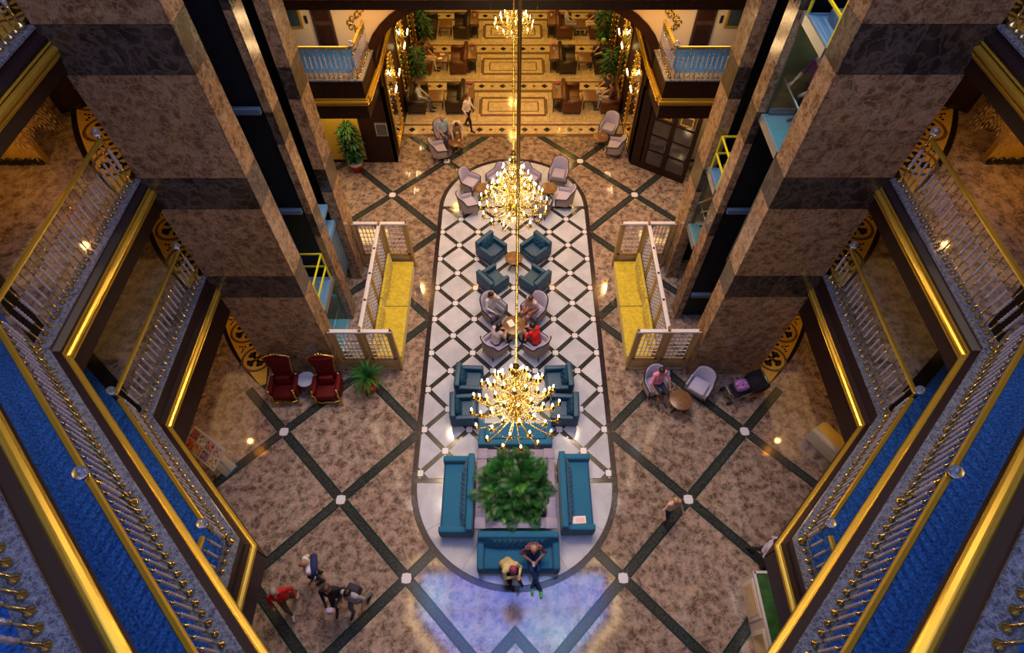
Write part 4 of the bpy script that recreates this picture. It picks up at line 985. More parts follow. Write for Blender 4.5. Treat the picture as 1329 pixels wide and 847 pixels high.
# ---- white lattice screens with mustard banquettes
def lattice(mb, x0, z0, x1, z1, nx, nz, arch=False, t=.022):
    for k in range(1, nx): x = x0+(x1-x0)*k/nx; mb.box((x, 0, (z0+z1)/2), (t, t, z1-z0))
    for k in range(1, nz): z = z0+(z1-z0)*k/nz; mb.box(((x0+x1)/2, 0, z), (x1-x0, t, t))
    if arch:
        c = (x0+x1)/2; w = (x1-x0)/2
        for s in (-1, 1):
            for q in range(5):
                a0 = PI/2*q/5; a1 = PI/2*(q+1)/5; h = .28
                p = [(c+s*w*math.cos(a0), z1-h+h*math.sin(a0)), (c+s*w*math.cos(a1), z1-h+h*math.sin(a1)), (c+s*w, z1-h+h*math.sin(a1)), (c+s*w, z1-h+h*math.sin(a0))]
                a = [mb.bm.verts.new((x, -.012, z)) for x, z in p]; b = [mb.bm.verts.new((x, .012, z)) for x, z in p]
                mb.bm.faces.new(a); mb.bm.faces.new(b[::-1])
                for i in range(4): mb.bm.faces.new((a[i], a[(i+1) % 4], b[(i+1) % 4], b[i]))
def finial(mb, x, y, z): mb.lathe([(.03, 0), (.015, .02), (.035, .05), (.035, .07), (.008, .11)], (x, y, z), 10)
for s, sd in ((-1, 'left'), (1, 'right')):
    HT = 2.2
    def screen(label, a, b, bays, H=HT, posts=True, low=.62):
        """a->b plan line"""
        d = Vector(b)-Vector(a); L = d.length; r = thing('lattice_screen', label, 'screen', (a[0], a[1], 0), math.atan2(d.y, d.x))
        MB().box((L/2, 0, H-.035), (L+.08, .12, .07), bev=.01).build('top_rail', M['screen'], r); MB().box((L/2, 0, .05), (L, .09, .10)).build('bottom_rail', M['screengold'], r)
        g = MB()
        for k in range(bays+1):
            x = L*k/bays
            MB().box((x, 0, H/2), (.09, .09, H), bev=.008).build('post', M['screengold'], r)
            if k in (0, bays) or bays <= 2: finial(g, x, 0, H)
        g.build('finial', M['gold'], r)
        for k in range(bays):
            x0, x1 = L*k/bays+.045, L*(k+1)/bays-.045
            f = MB(); f.box(((x0+x1)/2, 0, low/2+.05), (x1-x0, .03, low-.1)); f.box(((x0+x1)/2, 0, low/2+.05), (x1-x0-.2, .05, low-.3), bev=.01); f.build('lower_panel', M['screengold'], r)
            f = MB()
            for e in (x0+.05, x1-.05): f.box((e, 0, (low+H-.07)/2), (.10, .035, H-.07-low))
            f.box(((x0+x1)/2, 0, low+.04), (x1-x0, .035, .08)); f.build('window_frame', M['screengold'], r)
            f = MB(); lattice(f, x0+.1, low+.08, x1-.1, H-.07, 5 if bays < 3 else 5, 7 if bays < 3 else 9, bays < 3); o = f.build('lattice', M['screen'], r)
        return r
    xa, xb, xc = 3.62, 4.52, 5.42
    A = (s*xa, 9.36); Bp = (s*xc, 9.36)
    if s < 0: A, Bp = Bp, A
    screen('white-topped lattice screen end panel, near end of the %s banquette' % sd, A, Bp, 2)
    A = (s*xa, 13.72); Bp = (s*xc, 13.72)
    if s < 0: A, Bp = Bp, A
    screen('white-topped lattice screen end panel, far end of the %s banquette' % sd, A, Bp, 2)
    screen('long white lattice screen behind the %s mustard banquette' % sd, (s*xb, 9.45), (s*xb, 13.63), 4)
    bq = thing('banquette', 'long mustard velvet banquette on the %s of the hall' % sd, 'bench', (s*4.02, 11.53, 0))
    MB().box((0, 0, .16), (.84, 4.0, .30), bev=.02).build('plinth', M['mustard'], bq)
    for k in range(2): MB().box((-s*.04, -1.0+2.0*k, .40), (.80, 1.98, .17), bev=.04, seg=3).build('seat_cushion', M['mustard'], bq)
    for k in range(2):
        b = MB(); b.box((s*.37, -1.0+2*k, .68), (.10, 1.98, .52), bev=.04, seg=3)
        tufted(b, 1.94, .46, .08, 12, 3, lambda x, y, z: (s*(.33+y), -1.0+2*k+x, .47+z)); b.build('tufted_back', M['mustard'], bq)

# ---- lounge: leather sofas, coffee tables, consoles with flowers
def console():
    r = thing('console_table', '', 'table'); b = MB(); b.box((0, 0, .76), (.42, 1.25, .05), bev=.01); b.box((0, 0, .68), (.34, 1.1, .10)); b.build('table_top', M['walnut'], r)
    MB().box((0, 0, .18), (.32, 1.05, .04)).build('shelf', M['legw'], r)
    for x in (-.15, .15):
        for y in (-.52, .52): MB().tube([(x, y, .7), (x*1.1, y*1.05, .4), (x, y, 0)], .03, 6).build('leg', M['legw'], r)
    return r
def vase():
    r = thing('flower_vase', '', 'vase'); MB().lathe([(.04, 0), (.06, .08), (.035, .16), (.045, .2)], n=12).build('vase', M['potw'], r)
    b = MB()
    for k in range(14): a = k*2.4; q = .10*math.sqrt(k/14); b.sph((q*math.cos(a), q*math.sin(a), .30-.6*q*q*4), .035, 6, 4)
    b.build('flowers', M['h_pink'], r); b = MB()
    for k in range(8): a = k*.8; b.tube([(0, 0, .15), (.06*math.cos(a), .06*math.sin(a), .3)], .005, 3); b.quad((0, 0, .2), (.1*math.cos(a), .1*math.sin(a), .2), (.16*math.cos(a+.2), .16*math.sin(a+.2), .26), (.08*math.cos(a+.4), .08*math.sin(a+.4), .28))
    b.build('foliage', M['leaf'], r); return r
so = Maker(sofa('leather_sofa', 'sofa', 1.55, .86, .82, .62, 'chester', 2, .17, 8, True)); so2 = Maker(sofa('leather_sofa', 'sofa', 1.55, .86, .82, .62, 'chester2', 2, .17, 8, True))
ct = Maker(rect_table(.66, .80, .50)); cn = Maker(console()); vs = Maker(vase())
ordn = ('nearest', 'middle', 'farthest')
for s, sd in ((-1, 'left'), (1, 'right')):
    for q, y in enumerate((23.45, 26.60, 29.75)):
        mk = so2 if (s > 0 and q == 0) or (s < 0 and q == 1) or (s > 0 and q == 2) else so; tone = 'tan' if mk is so2 else 'dark brown'
        mk.place((s*2.64, y, 0), facing(s, 0), '%s leather sofa backing on the console, %s row, %s of the lounge' % (tone, ordn[q], sd))
        mk.place((s*4.36, y, 0), facing(-s, 0), '%s leather sofa against the %s lounge wall, %s row' % (tone, sd, ordn[q]))
        ct.place((s*3.50, y+.0, 0), 0, 'low wooden coffee table in the %s row, %s of the lounge' % (ordn[q], sd))
        cn.place((s*1.98, y, 0), 0, 'console table behind the sofa, %s row, %s of the lounge' % (ordn[q], sd))
        vs.place((s*1.98, y+.1, .785), 0, 'vase of pink flowers on the console, %s row, %s side' % (ordn[q], sd))

# ---- other loose things
st = thing('brochure_stand', 'tilted white board of colour pictures below the lowest left balcony', 'display stand', (-8.62, 6.25, 0), math.atan2(-.77, 1.14))
mb = MB(); mb.box((0, 0, .98), (1.30, .66, .04), rx=.5); mb.build('board', M['cream'], st)
cols = [(.5, .12, .06), (.55, .28, .1), (.35, .2, .2), (.6, .35, .15), (.3, .1, .08), (.6, .45, .3), (.45, .15, .1), (.5, .3, .2)]
Rm = Matrix.Translation((0, 0, .98)) @ Matrix.Rotation(.5, 4, 'X')
for k in range(8):
    x = -.47+.31*(k % 4); y = -.15+.30*(k//4); mb = MB(); p = [Rm @ Vector(v) for v in ((x-.14, y-.13, .024), (x+.14, y-.13, .024), (x+.14, y+.13, .024), (x-.14, y+.13, .024))]; mb.quad(*p)
    c = cols[k]; mb.build('photo', mat('photo_print', c, .5, noise=.9, nscale=14), st)
for x in (-.5, .5): MB().tube([(x, 0, .95), (x, 0, 0)], .02, 6).build('leg', M['steel'], st)
MB().box((0, 0, .02), (1.1, .4, .04)).build('base', M['steel'], st)
ks = thing('display_counter', 'green-topped counter with cream panelled side under the lowest right balcony', 'counter', (6.35, 1.9, 0))
MB().box((0, 0, .5), (1.0, 2.2, .98)).build('body', M['cream'], ks); MB().box((0, 0, 1.0), (.96, 2.16, .03)).build('green_top', mat('green_baize', (.03, .12, .03), .4, noise=.4, nscale=5), ks)
for y in (-.55, .55):
    mb = MB(); mb.box((-.51, y, .5), (.03, .9, .8), bev=.01); mb.build('side_panel', M['screen'], ks); MB().box((-.53, y, .5), (.02, .7, .6)).build('gold_inset', M['goldpaint'], ks)
mb = MB()
for sg in (-1, 1): mb.box((sg*.49, 0, 1.02), (.06, 2.24, .06)); mb.box((0, sg*1.1, 1.02), (1.0, .06, .06))
mb.build('top_moulding', M['screen'], ks)
ot = thing('bench', 'cream upholstered bench under the lowest right balcony', 'bench', (9.30, 6.55, 0), .6)
MB().box((0, 0, .24), (.6, 1.4, .48), bev=.05).build('base', M['cream'], ot); MB().tube([(-.2, -.7, .52), (-.2, .7, .52)], .11, 10).build('bolster', M['cream'], ot); MB().box((.05, 0, .5), (.45, 1.3, .12), bev=.04).build('seat_cushion', M['wallyellow'], ot)
# black pushchair
pc = thing('pushchair', 'black pushchair with a purple-white blanket beside the right pillar', 'pushchair', (6.98, 8.40, 0), facing(-1, -.2))
mb = MB(); mb.box((0, 0, .42), (.46, .60, .10), bev=.04); mb.box((0, .26, .66), (.46, .10, .50), bev=.04, rx=-.35); mb.build('seat', cloth((.006, .008, .02)), pc)
mb = MB(); mb.lathe([(.30, -.25), (.30, .25)], n=12, mtx=Matrix.Translation((0, .40, .74)) @ Matrix.Rotation(PI/2, 4, 'Y')); mb.build('hood', cloth((.006, .006, .012)), pc)
mb = MB()
for sx in (-.24, .24): mb.tube([(sx, -.40, .10), (sx, .20, .55), (sx, .55, 1.0)], .014, 5); mb.tube([(sx, .40, .10), (sx, -.05, .42)], .014, 5)
mb.tube([(-.24, .55, 1.0), (.24, .55, 1.0)], .02, 6); mb.build('frame', M['steel'], pc)
for sx in (-.26, .26):
    for y in (-.40, .40): MB().lathe([(.07, -.02), (.10, -.02), (.10, .02), (.07, .02)], n=14, mtx=Matrix.Translation((sx, y, .10)) @ Matrix.Rotation(PI/2, 4, 'Y')).build('wheel', M['black'], pc)
MB().box((0, -.45, .5), (.44, .04, .34), rx=.5, bev=.01).build('foot_tray', mat('grey_tray', (.12, .13, .15), .3), pc)
bl = MB(); bl.box((6.92, 8.40, .64), (.40, .34, .26), rz=.2, bev=.10, seg=3); tag(bl.build('blanket', mat('purple_blanket', (.45, .18, .5), .8, noise=.8, nscale=16)), 'purple and white patterned bundle lying in the pushchair', 'blanket')
bg = thing('shopping_bag', 'flat pink and white paper bag on the right teal sofa', 'bag', (1.72, 4.42, .468), .05)
MB().box((0, 0, .02), (.36, .20, .035), bev=.01).build('bag_body', M['paper'], bg); MB().box((.02, 0, .042), (.24, .12, .008)).build('pink_label', M['pinkbag'], bg)
mg = MB(); mg.box((-.10, 10.78, .542), (.20, .27, .012), rz=.5); tag(mg.build('magazine', M['paper']), 'open white magazine on the table of the four people', 'magazine')
for x, y, m, lab in ((.12, 10.60, 'potw', 'small white cup on the table of the four people, right side'), (-2.3, 20.2, 'potw', 'small white cup on the bald man’s round table')):
    c = MB(); c.lathe([(.05, 0), (.055, .005), (.02, .012), (.03, .07), (.026, .07), (.015, .015)], (x, y, .535 if y < 15 else .522), 12); tag(c.build('coffee_cup', M[m]), lab.replace('’', "'"), 'cup')
for q, (x, y) in enumerate(((-3.45, 26.8), (-3.55, 26.45))): 
    c = MB(); c.box((x, y, .515), (.22, .15, .02), rz=.3*q); tag(c.build('menu_card', (M['pinkbag'], M['paper'])[q]), ('red and white', 'plain white')[q]+' card lying on the middle left coffee table', 'card')

# ---- halls beside the atrium: strand chandeliers, amber niches, console cabinets
for s, sd in ((-1, 'left'), (1, 'right')):
    for lv, zt, zc, hx, hy in ((2, 8.05, 10.22, 9.15, 9.0), (0, 0, 3.42, 8.75, 8.3)):
        nm = ('ground floor', 'lowest storey', 'middle storey')[lv]
        h = thing('strand_chandelier', 'rectangular chandelier of hanging crystal strands in the %s hall, %s' % (sd, nm), 'chandelier', (s*hx, hy, zc))
        MB().box((0, 0, -.06), (.8, 1.1, .12)).build('canopy', M['gold'], h)
        b = MB()
        for i in range(9):
            for j in range(15):
                x, y = -.36+.09*i, -.5+.072*j; L = .9+.25*math.cos(i*.8)*math.cos(j*.5)
                for q in range(8): b.lathe([(.002, -.05), (.012, 0), (.002, .05)], (x, y, -.14-L*q/8), 4)
        o = b.build('crystal_strands', M['amberdrop'], h); o['kind'] = 'stuff'
        point('strand_light', (s*.5, -.2, -.6), 34, AMBER, .07, h)
        if lv:
            cb = thing('console_cabinet', 'black console cabinet against the pillar side in the %s hall, %s' % (sd, nm), 'cabinet', (s*9.85, 11.9, zt-.015), -s*.5)
            MB().box((0, 0, .5), (1.3, .55, 1.0), bev=.02).build('body', M['black'], cb); MB().box((0, 0, 1.02), (1.4, .62, .05), bev=.01).build('top', M['wood'], cb)
            for x in (-.32, .32): d = MB(); d.box((x, -.285, .5), (.58, .03, .8), bev=.01); d = d.build('door', M['wood'], cb); MB().sph((x*.3, -.31, .5), .02, 6, 4).build('knob', M['gold'], d)
        if lv:
            w = MB(); w.bx(s*9.85, 9.65, 8.04, s*12.95, 9.8, 10.1); struct(w.build('wall_partition_%s' % sd, M['wallgold']))
            w = MB(); w.bx(s*7.8, 13.2, 8.04, s*12.95, 13.35, 10.3); struct(w.build('wall_hall_%s' % sd, M['wallgold']))
            point('hall_wall_fill', (s*9.6, 12.9, 9.9), 8, AMBER, .1)  # added fill without a fitting, brightens the rear gold wall
            fr = MB()
            for k in range(14): fr.lathe([(.10, -.02), (.10, .02)], n=10, mtx=Matrix.Translation((s*(9.95+.2*k), 9.62, 8.10)) @ Matrix.Rotation(PI/2, 4, 'X'))
            struct(fr.build('baseboard_%s' % sd, M['black']))
# lamp standing on the blue carpet behind the middle balconies (round white stool)
for s, sd in ((-1, 'left'), (1, 'right')):
    r = thing('round_stool', 'round white stool on the blue carpet of the %s middle balcony' % sd, 'stool', (s*6.75, 2.35, 8.04))
    MB().lathe([(.20, .38), (.24, .40), (.24, .46), (.20, .49)], n=20).build('seat', M['lilac'], r); MB().lathe([(.12, 0), (.14, .02), (.05, .06), (.05, .38)], n=14).build('base', M['screen'], r)
# ================================================================ people
def surface_nets(F, org, h):
    """F: 3-D array of signed distances; returns verts, quads"""
    sgn = F < 0; nx, ny, nz = F.shape
    acc = np.zeros((nx-1, ny-1, nz-1, 3)); cnt = np.zeros((nx-1, ny-1, nz-1))
    corners = [(i, j, k) for i in (0, 1) for j in (0, 1) for k in (0, 1)]
    sl = lambda c: F[c[0]:c[0]+nx-1, c[1]:c[1]+ny-1, c[2]:c[2]+nz-1]
    for a in corners:
        for ax in range(3):
            if a[ax]: continue
            b = list(a); b[ax] = 1; fa, fb = sl(a), sl(b); m = (fa < 0) != (fb < 0)
            t = np.where(m, fa/np.where(m, fa-fb, 1), 0)
            for q in range(3): acc[..., q] += np.where(m, a[q]+(t if q == ax else 0), 0)
            cnt += m
    act = cnt > 0; idx = -np.ones(cnt.shape, int); idx[act] = np.arange(act.sum())
    I = np.argwhere(act); V = (I+acc[act]/cnt[act][:, None])*h+org
    Q = []
    for ax in range(3):
        s0 = [slice(1, -1)]*3; s0[ax] = slice(0, -1); s1 = list(s0); s1[ax] = slice(1, None)
        A, B = sgn[tuple(s0)], sgn[tuple(s1)]; m = A != B; P = np.argwhere(m); P = P+np.array([0 if q == ax else 1 for q in range(3)])
        u, v = [(1, 2), (2, 0), (0, 1)][ax]; du = np.zeros(3, int); du[u] = 1; dv = np.zeros(3, int); dv[v] = 1
        g = lambda p: idx[p[:, 0], p[:, 1], p[:, 2]]
        q = np.stack([g(P-du-dv), g(P-dv), g(P), g(P-du)], 1); fl_ = ~A[m]
        q[fl_] = q[fl_][:, ::-1]; Q.append(q)
    return V, np.concatenate(Q)
def sdf_mesh(bones, h=.02, cut=None):
    """bones: (a, b, ra, rb, k, region[, squash])  -> verts, quads, region per face"""
    pts = np.array([b[0] for b in bones]+[b[1] for b in bones], float); r = max(max(b[2], b[3]) for b in bones)
    lo = pts.min(0)-r-.05; hi = pts.max(0)+r+.05; n = np.ceil((hi-lo)/h).astype(int)+1
    G = np.stack(np.meshgrid(*[lo[i]+np.arange(n[i])*h for i in range(3)], indexing='ij'), -1); F = None
    def dist(P, b):
        a, c = np.array(b[0], float), np.array(b[1], float); d = c-a; L = max(1e-9, d.dot(d)); t = np.clip(((P-a)@d)/L, 0, 1)[..., None]
        q = P-(a+t*d)
        if len(b) > 6: q = q*np.array(b[6])
        return np.sqrt((q*q).sum(-1))-(b[2]+(b[3]-b[2])*t[..., 0])
    for b in bones:
        D_ = dist(G, b); k = b[4]
        if F is None: F = D_
        else: hh = np.clip(.5+.5*(F-D_)/k, 0, 1); F = D_*hh+F*(1-hh)-k*hh*(1-hh)
    if cut is not None: F = np.maximum(F, cut(G))
    V, Q = surface_nets(F, lo, h); Cn = V[Q].mean(1); D_ = np.stack([dist(Cn, b) for b in bones], 0)
    return V, Q, np.array([b[5] for b in bones])[D_.argmin(0)]
def np_mesh(name, V, Q, mats, reg, extra=None):
    me = bpy.data.meshes.new(name); me.from_pydata([tuple(v) for v in V], [], [tuple(int(i) for i in q) for q in Q])
    for m in mats: me.materials.append(m)
    me.polygons.foreach_set('material_index', [int(r) for r in reg]); me.polygons.foreach_set('use_smooth', [True]*len(Q))
    if extra:
        bm = bmesh.new(); bm.from_mesh(me); extra(bm); bm.to_mesh(me); bm.free()
    me.update(); return me
SK, SH, TR, SHO = 0, 1, 2, 3
def person(label, loc, rz, pose='stand', shirt=(.5, .5, .5), pants=(.03, .03, .05), shoes=(.02, .02, .02), hair='h_black', long=False, skin='skin', sleeve='short', shorts=False, P=None, sc=1.0, bald=False, shirtm=None, head_dir=None):
    P = P or {}
    g = lambda n, d: Vector(P.get(n, d))
    if pose == 'stand' or pose == 'walk':
        pel = g('pel', (0, 0, .93)); ch = g('chest', (0, -.01, 1.28)); nk = g('neck', (0, .0, 1.46)); hd = g('head', (0, -.03, 1.60))
        st = .0 if pose == 'stand' else .24
        kn = [g('kneeL', (-.11, -.04-st*.6, .50)), g('kneeR', (.11, -.02+st*.3, .50))]; an = [g('ankL', (-.12, -st, .09)), g('ankR', (.12, st*1.05, .11))]
        hips = [pel+Vector((-.085, 0, -.03)), pel+Vector((.085, 0, -.03))]
        el = [g('elL', (-.28, .03, 1.14)), g('elR', (.28, .03, 1.14))]; wr = [g('wrL', (-.28, -.12, .93)), g('wrR', (.28, -.12, .93))]
    else:
        pel = g('pel', (0, 0, .57)); ch = g('chest', (0, .04, .92)); nk = g('neck', (0, .03, 1.10)); hd = g('head', (0, -.02, 1.24))
        kn = [g('kneeL', (-.13, -.44, .56)), g('kneeR', (.13, -.44, .56))]; an = [g('ankL', (-.12, -.50, .09)), g('ankR', (.12, -.50, .09))]
        hips = [pel+Vector((-.09, -.03, -.02)), pel+Vector((.09, -.03, -.02))]
        el = [g('elL', (-.27, -.05, .82)), g('elR', (.27, -.05, .82))]; wr = [g('wrL', (-.16, -.28, .70)), g('wrR', (.16, -.28, .70))]
    up = (nk-ch).normalized(); side = Vector((1, 0, 0)); sh_ = [nk-up*.05-side*.165, nk-up*.05+side*.165]
    B = []; a = lambda p, q, r0, r1, k, reg, *s: B.append((tuple(p), tuple(q), r0, r1, k, reg, *s))
    for sg in (-1, 1):
        a(pel+side*sg*.06+Vector((0, 0, .03)), ch+side*sg*.065, .105, .112, .04, SH)
        a(ch+side*sg*.07, nk-up*.09+side*sg*.09, .105, .080, .04, SH)
    a(sh_[0], sh_[1], .062, .062, .04, SH)
    a(pel+Vector((-.07, 0, -.03)), pel+Vector((.07, 0, -.03)), .112, .112, .04, TR)
    for i in (0, 1):
        sl = SK if sleeve == 'none' else SH
        a(sh_[i], el[i], .056, .045, .03, sl)
        m = el[i]+(wr[i]-el[i])*.45; lower = SH if sleeve == 'long' else SK
        a(el[i], m, .043, .038, .02, lower); a(m, wr[i], .037, .027, .015, lower)
        d = (wr[i]-el[i]).normalized(); a(wr[i], wr[i]+d*.075, .027, .033, .015, SK)
        a(hips[i], kn[i], .092, .063, .035, TR); ls = SK if shorts else TR
        a(kn[i], an[i], .058, .038, .025, ls)
        f = P.get('footL' if i == 0 else 'footR', (0, -1, 0)); f = Vector(f).normalized(); a(an[i]+Vector((0, 0, -.045))-f*.03, an[i]+f*.16+Vector((0, 0, -.055)), .040, .034, .02, SHO)
    a(nk-up*.04, hd-Vector((0, 0, .05)), .052, .048, .02, SK)
    fd = Vector(head_dir).normalized() if head_dir else Vector((0, -1, -.15)).normalized()
    a(hd+Vector((0, .012, .022)), hd+Vector((0, .012, .022))-fd*.012, .086, .088, .02, SK, (1.12, 1, .98))      # cranium
    a(hd+fd*.03+Vector((0, 0, -.045)), hd+fd*.035+Vector((0, 0, -.07)), .055, .042, .03, SK)   # jaw
    a(hd+fd*.085+Vector((0, 0, .012)), hd+fd*.105+Vector((0, 0, -.02)), .010, .015, .010, SK)  # nose
    rt_ = fd.cross(Vector((0, 0, 1))).normalized()
    for sg in (-1, 1): a(hd+rt_*sg*.083+Vector((0, 0, .01)), hd+rt_*sg*.085+Vector((0, 0, -.02)), .014, .010, .008, SK)
    V, Q, reg = sdf_mesh(B, .0175)
    def extra(bm):
        def add(fn, mi):
            t = MB(); fn(t); me = bpy.data.meshes.new('t'); t.bm.to_mesh(me); t.bm.free(); n0 = len(bm.faces); bm.from_mesh(me); bm.faces.ensure_lookup_table()
            for f in bm.faces[n0:]: f.material_index = mi; f.smooth = True
            bpy.data.meshes.remove(me)
        def fing(t):
            for i in (0, 1):
                d = (wr[i]-el[i]).normalized(); sd = d.cross(Vector((0, 0, 1))); sd = sd.normalized() if sd.length > .2 else Vector((1, 0, 0)); dn = d.cross(sd).normalized(); dn = -dn if dn.z > 0 else dn
                b0 = wr[i]+d*.085
                for q, L in enumerate((.052, .066, .070, .060)):
                    s0 = b0+sd*(-.028+.0185*q); s1 = s0+d*L*.55; s2 = s1+(d*.6+dn*.8).normalized()*L*.55; t.tube([s0-d*.02, s1, s2], .0092, 6, r2=.0075)
                ts_ = sd*(-1 if i else 1); p0 = wr[i]+d*.03+ts_*.02; t.tube([p0, p0+ts_*.025+d*.025, p0+ts_*.032+d*.055+dn*.01], .011, 6, r2=.009)
        add(fing, 0)
        def eyes(t):
            for sg in (-1, 1): t.sph(hd+fd*.078+rt_*sg*.032+Vector((0, 0, .015)), .012, 8, 6)
        add(eyes, 4)
        def mouth(t): c = hd+fd*.082+Vector((0, 0, -.055)); t.tube([c-rt_*.024, c+fd*.006, c+rt_*.024], .007, 5)
        add(mouth, 5)
    me = np_mesh('person', V, Q, [M[skin], shirtm or cloth(shirt), cloth(pants), cloth(shoes), M['eye'], M['lip']], reg, extra)
    o = link('person', me); tag(o, label, 'person'); o.location = loc; o.rotation_euler = (0, 0, rz); o.scale = (sc,)*3
    if not bald:
        hb = [(tuple(hd+Vector((0, .018, .032))), tuple(hd+Vector((0, .018, .032))-fd*.02), .096, .094, .02, 0, (1.1, 1, 1))]
        if long: hb += [(tuple(hd-fd*.06), tuple(hd-fd*.10+Vector((0, 0, -.14))), .07, .07, .04, 0), (tuple(hd-fd*.10+Vector((0, 0, -.14))), tuple(hd-fd*.12+Vector((0, 0, -.34))), .07, .04, .04, 0)]
        fa = np.array(hd+fd*.062+Vector((0, 0, -.045))); fh = np.array(hd)
        cut = lambda G: .095-np.sqrt((((G-fa)/np.array([1., 1., 1.15]))**2).sum(-1))
        if hair in ('h_red', 'h_pink', 'h_green'): cut = lambda G: .060-np.sqrt((((G-np.array(hd+fd*.085+Vector((0, 0, -.02)))))**2).sum(-1))
        V, Q, reg = sdf_mesh(hb, .0125, cut); link('headscarf' if hair in ('h_red', 'h_pink', 'h_green') else 'hair', np_mesh('hair', V, Q, [M[hair]], reg), o)
    else:
        hb = [(tuple(hd+Vector((0, .02, .0))-fd*.02), tuple(hd+Vector((0, .03, -.03))-fd*.02), .094, .085, .02, 0, (1.06, 1, 1))]
        top = hd.z+.03; V, Q, reg = sdf_mesh(hb, .0125, lambda G: np.maximum(G[..., 2]-top, (G-np.array(hd))@np.array(fd)-.0)); link('hair', np_mesh('hair', V, Q, [M['h_grey']], reg), o)
    return o
# on the front teal sofa
person('man in plaid shirt and jeans with green shoes on the front teal sofa', (.46, 3.62, .02), .05, 'sit', pants=(.010, .045, .16), shoes=(.05, .55, .06), bald=True, shirtm=M['plaid'], skin='skin',
    P=dict(chest=(0, .0, .92), neck=(0, -.06, 1.10), head=(0, -.14, 1.21), kneeL=(-.06, -.47, .55), kneeR=(.12, -.46, .52), ankL=(.16, -.86, .12), ankR=(-.06, -.78, .10), elL=(-.30, -.12, .84), elR=(.30, -.12, .84), wrL=(-.06, -.30, .74), wrR=(.08, -.30, .74)), head_dir=(0, -1, -.7))
ph = MB(); ph.box((.47, 3.24, .80), (.07, .02, .13), rx=-.9, bev=.004); tag(ph.build('phone', M['paper']), 'white phone in the hands of the man in plaid', 'phone')
person('woman in pale yellow with plum headscarf bent forward on the front teal sofa', (-.24, 3.32, .02), .55, 'sit', shirt=(.62, .52, .26), pants=(.006, .006, .012), hair='h_pink', sleeve='long',
    P=dict(pel=(0, 0, .57), chest=(0, -.16, .86), neck=(0, -.26, 1.0), head=(.02, -.36, 1.10), kneeL=(-.13, -.42, .52), kneeR=(.15, -.43, .52), ankL=(-.12, -.42, .1), ankR=(.14, -.44, .1), elL=(-.22, -.34, .76), elR=(.25, -.32, .76), wrL=(.0, -.46, .86), wrR=(.10, -.50, .92)), head_dir=(.4, -1, -.9))
# the four round the table
person('woman in white shirt and grey trousers, upper left at the middle table', (-.74, 11.40, .02), facing(.7, -.7), 'sit', shirt=(.6, .6, .66), pants=(.10, .12, .15), long=True, sleeve='long', P=dict(kneeL=(-.05, -.44, .58), kneeR=(.10, -.44, .66), ankR=(-.20, -.52, .36), wrR=(.10, -.10, 1.08), elR=(.26, -.12, .90)))
person('man in a white and coral patterned top seated upper right at the middle table', (.66, 11.40, .02), facing(-.7, -.7), 'sit', shirt=(.6, .45, .45), pants=(.4, .16, .12), hair='h_brown', skin='skin2', P=dict(chest=(0, -.06, .9), neck=(0, -.12, 1.08), head=(0, -.20, 1.20)), shorts=True)
person('dark-haired woman in white seen from behind, lower left at the middle table', (-.62, 10.05, .02), facing(.75, .8), 'sit', shirt=(.55, .45, .46), pants=(.02, .02, .03), long=True, P=dict(chest=(0, -.08, .9), neck=(0, -.16, 1.08), head=(0, -.24, 1.20), elL=(-.26, -.2, .82), wrL=(-.1, -.42, .74), elR=(.26, -.2, .82), wrR=(.1, -.42, .74)))
person('dark-haired woman in a bright red top, lower right at the middle table', (.72, 10.05, .02), facing(-.75, .8), 'sit', shirt=(.62, .012, .015), pants=(.02, .02, .03), sleeve='long', long=False, P=dict(chest=(0, -.08, .9), neck=(0, -.16, 1.08), head=(0, -.24, 1.20), elL=(-.26, -.2, .82), wrL=(-.1, -.46, .78), elR=(.26, -.2, .82), wrR=(.1, -.42, .74)))
person('man in a pink shirt and dark shorts seated beside the right screen', (4.38, 8.55, .02), facing(.3, -1), 'sit', shirt=(.75, .26, .40), pants=(.015, .018, .04), shoes=(.05, .03, .06), skin='skin2', shorts=True, P=dict(elL=(-.30, -.1, .80), wrL=(-.22, -.32, .66), elR=(.30, -.1, .80), wrR=(.26, -.32, .64)))
# walkers
person('child with blond hair and a white top walking right of the oval', (4.14, 4.66, 0), facing(.3, -1), 'walk', shirt=(.62, .42, .34), pants=(.015, .015, .05), hair='h_blond', sc=.84, P=dict(wrL=(-.34, -.22, 1.02), elL=(-.30, -.05, 1.12), wrR=(.3, -.2, .96)))
person('person in a white top and black trousers half hidden by the right balcony corner', (6.35, 3.55, 0), facing(.8, -.6), 'walk', shirt=(.5, .45, .7), pants=(.01, .01, .02), hair='h_black')
person('man in a red jacket with grey hair, leftmost of the group at bottom left', (-5.60, 2.48, 0), facing(.5, -1), 'walk', shirt=(.50, .012, .015), pants=(.06, .055, .035), shoes=(.4, .38, .36), hair='h_grey', sleeve='long')
person('bald person in a white top with a navy shawl, top of the bottom-left group', (-5.02, 3.10, 0), facing(-1, -.5), 'stand', shirt=(.62, .6, .64), pants=(.012, .016, .06), hair='h_brown', bald=True, skin='skin2')
sw = MB(); sw.tube([(-4.92, 3.33, 1.30), (-4.86, 3.15, 1.38), (-4.84, 3.02, 1.36), (-4.92, 2.86, 1.22)], .09, 8); tag(sw.build('navy_shawl', cloth((.012, .02, .11))), 'navy shawl over the shoulders of the bald person at bottom left', 'shawl')
person('person in a black coat leaning forward, second from right at bottom left', (-4.38, 2.55, 0), facing(.1, -1), 'walk', shirt=(.008, .008, .014), pants=(.008, .008, .012), hair='h_brown', sleeve='long', P=dict(wrL=(-.1, -.35, 1.1), wrR=(.08, -.36, 1.1)))
